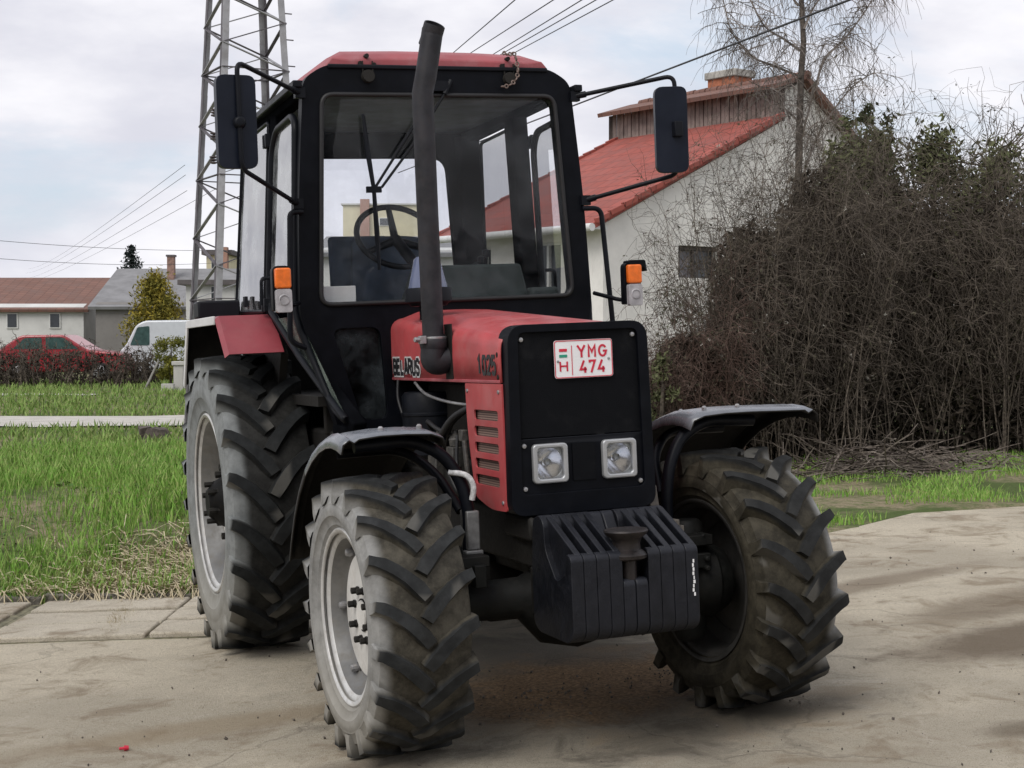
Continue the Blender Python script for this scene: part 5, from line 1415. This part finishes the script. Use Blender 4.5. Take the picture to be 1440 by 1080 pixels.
for k, (px, yt, w) in enumerate(((1178, 215, 1.2), (1228, 192, 1.5), (1310, 200, 1.9), (1400, 215, 2.0))):
    leafy('evergreen_shrub', ['broad green shrub behind the middle of the thicket', 'broad green shrub under the evergreen spikes', 'broad green shrub behind the right part of the thicket', 'tall green shrub near the right edge behind the thicket'][k], (px-720)/FPX*20.2, 20.2, CP.z+(476-yt)/FPX*20.2-GT(5, 20), w, EVER2, 9000, .050, 'egg', .4)
# weeping bare tree in front of the gable
def bare_tree():
    d = 24.6; u = (1121-720)/FPX*d; b = ud(u, d, GT(u, d)-.1)
    o = empty('birch_tree', Matrix.Translation(b)); tag(o, 'slender bare weeping tree in front of the white gable', 'tree')
    inv = Matrix.Translation(-b)
    X = lambda px, py, dd=24.6: at(px, py, dd)
    tr = [X(1119, 560), X(1120, 420), X(1122, 300), X(1124, 200), X(1126, 110), X(1130, 60), X(1127, 0), X(1122, -70), X(1126, -150)]
    m = MB(); m.tube([b-b+Vector((0, 0, 0))]+[inv @ p for p in tr], [.085, .075, .068, .062, .058, .052, .046, .040, .030, .02], 8)
    m.build('trunk', mat('dark_birch_bark', (.075, .062, .052), .9, var=.4, vscale=14, bmp=.4), o, smooth=60)
    limbs = [[X(1124, 112), X(1090, 95), X(1060, 82), X(1042, 66), X(1027, 40), X(1014, 0), X(1002, -50)],
             [X(1145, 118), X(1160, 88), X(1172, 70), X(1190, 48), X(1210, 22), X(1228, 0), X(1250, -35)],
             [X(1127, 70), X(1100, 55), X(1075, 38), X(1050, -6), X(1035, -50)], [X(1128, 40), X(1150, 10), X(1175, -30)],
             [X(1125, 10), X(1095, -25), X(1070, -60)], [X(1124, 170), X(1100, 150), X(1085, 128)], [X(1124, 250), X(1150, 200), X(1170, 160), X(1200, 120), X(1230, 105)],
             [X(1124, -30), X(1165, -60), X(1230, -80)], [X(1124, -30), X(1080, -70), X(1020, -90)], [X(1145, 118), X(1135, 160), X(1124, 210)]]
    vs, fs = [], []
    for L in limbs:
        pts = spline([p+rv(.03) for p in L], 5); add_twig(vs, fs, pts, .026, .008)
        for _ in range(max(6, len(pts))*2):
            p = random.choice(pts[2:]); side = curve_pts(p, CR*random.gauss(0, 1)+FH*random.gauss(0, .6)+Vector((0, 0, random.gauss(.1, .4))), random.uniform(.2, .6), 6, .18, -.10)
            add_twig(vs, fs, side, .009, .005)
            for _k in range(5):
                q = random.choice(side[1:]); hang = curve_pts(q, CR*random.gauss(0, .4)+FH*random.gauss(0, .3)+Vector((0, 0, -.3)), random.uniform(.2, .8), 7, .16, -.22)
                add_twig(vs, fs, hang, .0038, .0022)
    mesh_obj('branches', [inv @ Vector(v) for v in vs], fs, leafmat('pale_birch_twigs', ((.20, .175, .155), (.26, .23, .21), (.13, .11, .10)), .9), o)
bare_tree()
# brush pile and sticks
m = MB(); vs, fs = [], []
for _ in range(520):
    u = random.gauss(4.15, .75); d = random.gauss(17.0, .35); z = abs(random.gauss(0, .11))*max(.2, 1-abs(u-4.1)/2.2)
    p = ud(u, d, GT(u, d)+z); a = random.uniform(0, 2*PI)
    add_twig(vs, fs, curve_pts(p, CR*math.cos(a)+FH*math.sin(a)*.6+Vector((0, 0, random.gauss(.08, .18))), random.uniform(.2, .9), 4, .15, -.05), random.uniform(.004, .014), .004)
bp = mesh_obj('brush_pile', vs, fs, leafmat('cut_brush', ((.10, .08, .065), (.22, .19, .16), (.05, .04, .035)), .9)); tag(bp, kind='stuff'); tag(bp, 'heap of cut twigs and brush at the foot of the thicket', 'brush pile')
q = ud(5.4, 14.9)
# left side plants and things
leafy('golden_conifer', 'round golden conifer in front of the grey roofed house', (218-720)/FPX*50, 50, CP.z+(476-393)/FPX*50-GT(-11, 50), 2.3, YEL, 15000, .06, 'egg', .1)
def spruce(px, d, yt, w, lab):
    u = (px-720)/FPX*d; h = CP.z+(476-yt)/FPX*d-GT(u, d); o = empty('spruce_tree', Matrix.Translation(ud(u, d, GT(u, d)))); tag(o, lab, 'tree')
    vs, fs = [], []
    for k in range(34):
        t = k/34; z = h*(.12+.88*t); r = w/2*(1-t)**.85*random.uniform(.8, 1.1)+.08
        for j in range(11):
            a = random.uniform(0, 2*PI); dr = Vector((math.cos(a), math.sin(a), -.22))
            for i in range(9):
                leaf_quads(vs, fs, Vector((0, 0, z))+dr*r*(i/9)**.8+rv(.06), .16*(1.1-.5*t))
    mesh_obj('crown', vs, fs, SPRU, o); q = MB(); q.tube([(0, 0, 0), (0, 0, h)], [.14, .02], 6); q.build('trunk', TW1, o)
spruce(186, 88, 344, 5.2, 'dark pointed spruce rising behind the grey roof at left')
leafy('privet_bush', 'clipped yellow green bush beside the white gate post', (240-720)/FPX*40, 40, 1.28, .72, YEL2, 4200, .035, 'box', .3)
leafy('privet_bush', 'taller yellow green bush half hidden behind the rear wheel', (272-720)/FPX*41, 41, 1.65, .55, YEL2, 2200, .05, 'egg', .1)
thicket('hedge', 'long low dark bare hedge in front of the white van', -.42*43, -.222*43, 41.6, 43, lambda u: 1.0, 230, TW1, duff=5200, rad=.02)
POST = render_mat('old_white_post', (.50, .49, .46), .4)
def near(px, d): return (px-720)/FPX*d
m = MB(); u = near(252, 39); q = ud(u, 39, GT(u, 39)); m.box((q.x, q.y, q.z+.33), (.24, .24, .70), Matrix.Rotation(YAW, 3, 'Z')); m.box((q.x, q.y, q.z+.72), (.32, .32, .10), Matrix.Rotation(YAW, 3, 'Z'))
gp_ = tag(m.build('gate_post', POST, None, bevel=.015), 'short white masonry gate post with a flat cap by the yellow bush', 'post')
m = MB(); u = near(236, 38.7); q = ud(u, 38.7, GT(u, 38.7)); m.box((q.x, q.y, q.z+.09), (.30, .18, .24), Matrix.Rotation(YAW, 3, 'Z')); m.build('plinth', POST, None, bevel=.01)
bpy.data.objects['plinth'].parent = gp_
m = MB(); a = near(203, 39.5); b = near(222, 39.5); m.tube([ud(a, 39.5, GT(a, 39.5)), ud(b, 39.6, GT(b, 39.5)+.75)], .03, 6); tag(m.build('leaning_stake', mat('grey_wood', (.24, .23, .21), .9), None), 'grey wooden stake leaning against the hedge', 'stake')
# weathered block in the grass
u = near(218, 19.6); q = ud(u, 19.6, GT(u, 19.6)); m = MB()
m.lathe([(-.05, .19), (.03, .185), (.14, .17), (.165, .15), (.17, .0005)], 14, 'z', (q.x, q.y, q.z)); m.box((q.x-.13, q.y-.02, q.z+.13), (.12, .14, .10))
for i, v in enumerate(m.v): m.v[i] = tuple(Vector(v)+rv(.010))
tag(m.build('tree_stump', mat('weathered_stump_wood', (.085, .07, .06), .95, var=.4, vscale=20, bmp=.5), None, smooth=40), 'squat weathered stump in the grass beside the path', 'stump')
# ---- vehicles parked far at left
def vehicle(name, label, cat, px0, px1, d, prof, paint, wheels, glassp, width, flip=False):
    u0, u1 = near(px0, d), near(px1, d); zb = GT((u0+u1)/2, d); L = u1-u0
    o = empty(name, Matrix(((CR.x, FH.x, 0, ud(u0, d).x), (CR.y, FH.y, 0, ud(u0, d).y), (0, 0, 1, zb), (0, 0, 0, 1)))); tag(o, label, cat)
    m = MB(); m.prism(rpoly([(x*L, z) for x, z in prof], .12, 3), 'y', 0, width); m.build('body', paint, o, bevel=.05, seg=3, smooth=40)
    for gl in glassp:
        m = MB(); m.prism(rpoly([(x*L, z) for x, z in gl], .05, 3), 'y', -.012, -.004); m.build('side_window', mat('tinted_glass', (.05, .09, .085), .08, bmp=0), o)
    for x in wheels:
        for y in (.08, width-.08):
            m = MB(); m.lathe([(-.1, .0005), (-.1, .20), (-.09, .30), (.09, .30), (.1, .2), (.1, .0005)], 20, 'y', (x*L, y, .31)); w_ = m.build('wheel', HOSE, o, smooth=40)
            m = MB(); m.lathe([(-.115, .0005), (-.112, .17), (-.10, .20)], 16, 'y', (x*L, y, .31)); m.build('rim', STEEL, w_)
    return o
VANP = mat('white_van_paint', (.54, .57, .60), .35, var=.05, bmp=0, coat=.3); REDP = mat('red_car_paint', (.30, .02, .03), .3, var=.05, bmp=0, coat=.4)
vehicle('parked_van', 'white van parked behind the dark hedge at left', 'van', 168, 345, 47, [(0.0, .35), (0, .95), (.05, 1.12), (.13, 1.72), (.20, 1.86), (.97, 1.90), (1, 1.75), (1, .35)], VANP, (.17, .82), [[(.085, 1.12), (.145, 1.66), (.24, 1.70), (.24, 1.12)]], 1.8)
vehicle('parked_car', 'red hatchback parked on the grass at the far left', 'car', -8, 178, 46, [(0, .32), (0, .80), (.06, 1.05), (.20, 1.40), (.52, 1.42), (.70, .98), (.96, .86), (1, .62), (1, .32)], REDP, (.19, .80), [[(.14, 1.0), (.23, 1.32), (.36, 1.34), (.36, 1.0)], [(.39, 1.0), (.39, 1.34), (.52, 1.34), (.64, 1.0)]], 1.65)
# bare trees far behind on the right
for px, d, h, lab in ((1268, 40, 6.2, 'hazy bare tree beyond the right end of the house'), (1400, 36, 6.8, 'hazy bare tree at the right edge of the view')):
    u = near(px, d); b = ud(u, d, GT(u, d)); o = empty('bare_tree', Matrix.Translation(b)); tag(o, lab, 'tree')
    vs, fs = [], []; tr = curve_pts(Vector((0, 0, 0)), Vector((0, 0, 1)), h*.8, 8, .04, .02); add_twig(vs, fs, tr, .12, .03)
    for _ in range(46):
        s = curve_pts(random.choice(tr[3:]), CR*random.gauss(0, 1)+FH*random.gauss(0, 1)+Vector((0, 0, .7)), random.uniform(.8, 2.2), 6, .15, .0); add_twig(vs, fs, s, .03, .012)
        for _k in range(7): add_twig(vs, fs, curve_pts(random.choice(s[1:]), rv()+Vector((0, 0, .4)), random.uniform(.4, 1.0), 4, .2, 0), .012, .008)
    mesh_obj('branches', vs, fs, TW1, o)
# far tree line on the horizon
vs, fs = [], []
for _ in range(9000):
    a = random.uniform(-.75, .75); d = random.uniform(150, 230); u = a*d; h = (4+3*mnoise.noise(Vector((u*.03, 0, 0)))+2.5*mnoise.noise(Vector((u*.12, 3, 0))))*random.random()**.6
    leaf_quads(vs, fs, ud(u, d, GT(u, d)+max(.1, h)), .8)
for _ in range(22000):  # unseen tree row added behind the camera, darkens reflections and front light
    u = random.uniform(-34, 34); d = random.uniform(-22, -15); h = .62*(7+2.5*mnoise.noise(Vector((u*.12, 9, 0)))+1.5*mnoise.noise(Vector((u*.5, 4, 0))))*random.random()**.7
    leaf_quads(vs, fs, ud(u, d, GT(u, d)+max(.1, h)), .6)
o = mesh_obj('distant_trees_unseen_row', vs, fs, leafmat('hazy_wood', ((.10, .10, .09), (.13, .125, .11), (.08, .085, .075)), .95)); tag(o, kind='stuff')

#@@END
for o in list(bpy.data.objects):
    if o.name.split('.')[0] in ('panel_bolt', 'grille_bolt', 'bonnet_bolt', 'roof_bolt', 'plate_screw', 'fender_bolt', 'plate_lettering', 'door_hinge', 'cab_lower_wall', 'paint_chip', 'verge_tiles', 'bonnet_lip', 'side_console', 'glovebox_papers', 'insulator'): islands(o)
# ================================================================== camera, light, sky
cam = bpy.data.cameras.new('camera'); co = bpy.data.objects.new('camera', cam); COL.objects.link(co)
mw = Matrix((CR, CU, -CF)).transposed().to_4x4(); mw.translation = CP
co.matrix_world = mw
cam.sensor_width = 36; cam.lens = 36*FPX/1440; cam.clip_start = .05; cam.clip_end = 3000
S.camera = co
SUN_EL = R(48); SUN_AZ = Vector((-.80, -.60, 0)).normalized()  # towards the sun
to_sun = Vector((SUN_AZ.x*math.cos(SUN_EL), SUN_AZ.y*math.cos(SUN_EL), math.sin(SUN_EL)))
sl = bpy.data.lights.new('sun', 'SUN'); sl.energy = 2.0; sl.angle = R(34); sl.color = (1, .96, .90)
so = bpy.data.objects.new('sun', sl); COL.objects.link(so); so.rotation_euler = to_sun.to_track_quat('Z', 'Y').to_euler()
W = bpy.data.worlds.new('World'); S.world = W; W.use_nodes = True
nt = W.node_tree; bg = nt.nodes['Background']
sky = nt.nodes.new('ShaderNodeTexSky'); sky.sky_type = 'NISHITA'; sky.sun_disc = False
sky.sun_elevation = SUN_EL; sky.sun_rotation = math.atan2(SUN_AZ.x, SUN_AZ.y); sky.air_density = 1.2; sky.dust_density = 2
tc = nt.nodes.new('ShaderNodeTexCoord'); mp = nt.nodes.new('ShaderNodeMapping'); mp.inputs['Scale'].default_value = (1, 1, 2.6)
nt.links.new(tc.outputs['Generated'], mp.inputs['Vector'])
n1 = noise_node(nt, 2.6, 8, .58, mp.outputs[0], .3); n2 = noise_node(nt, 5.5, 6, .55, mp.outputs[0])
cov = ramp(nt, n1, .30, .46)
shade = ramp(nt, n2, .3, .7)
cloud = mixc(nt, shade, (7.3, 7.35, 8.2), (10.2, 10.1, 10.5))
blue = mixc(nt, .7, sky.outputs[0], (7.4, 8.5, 10.0))
col = mixc(nt, cov, blue, cloud)
nt.links.new(col, bg.inputs['Color']); bg.inputs['Strength'].default_value = .1
S.view_settings.view_transform = 'Standard'; S.view_settings.look = 'None'; S.view_settings.exposure = 0; S.view_settings.gamma = 1
S.cycles.max_bounces = 8; S.cycles.transparent_max_bounces = 16
try: S.cycles.use_denoising = True
except Exception: pass
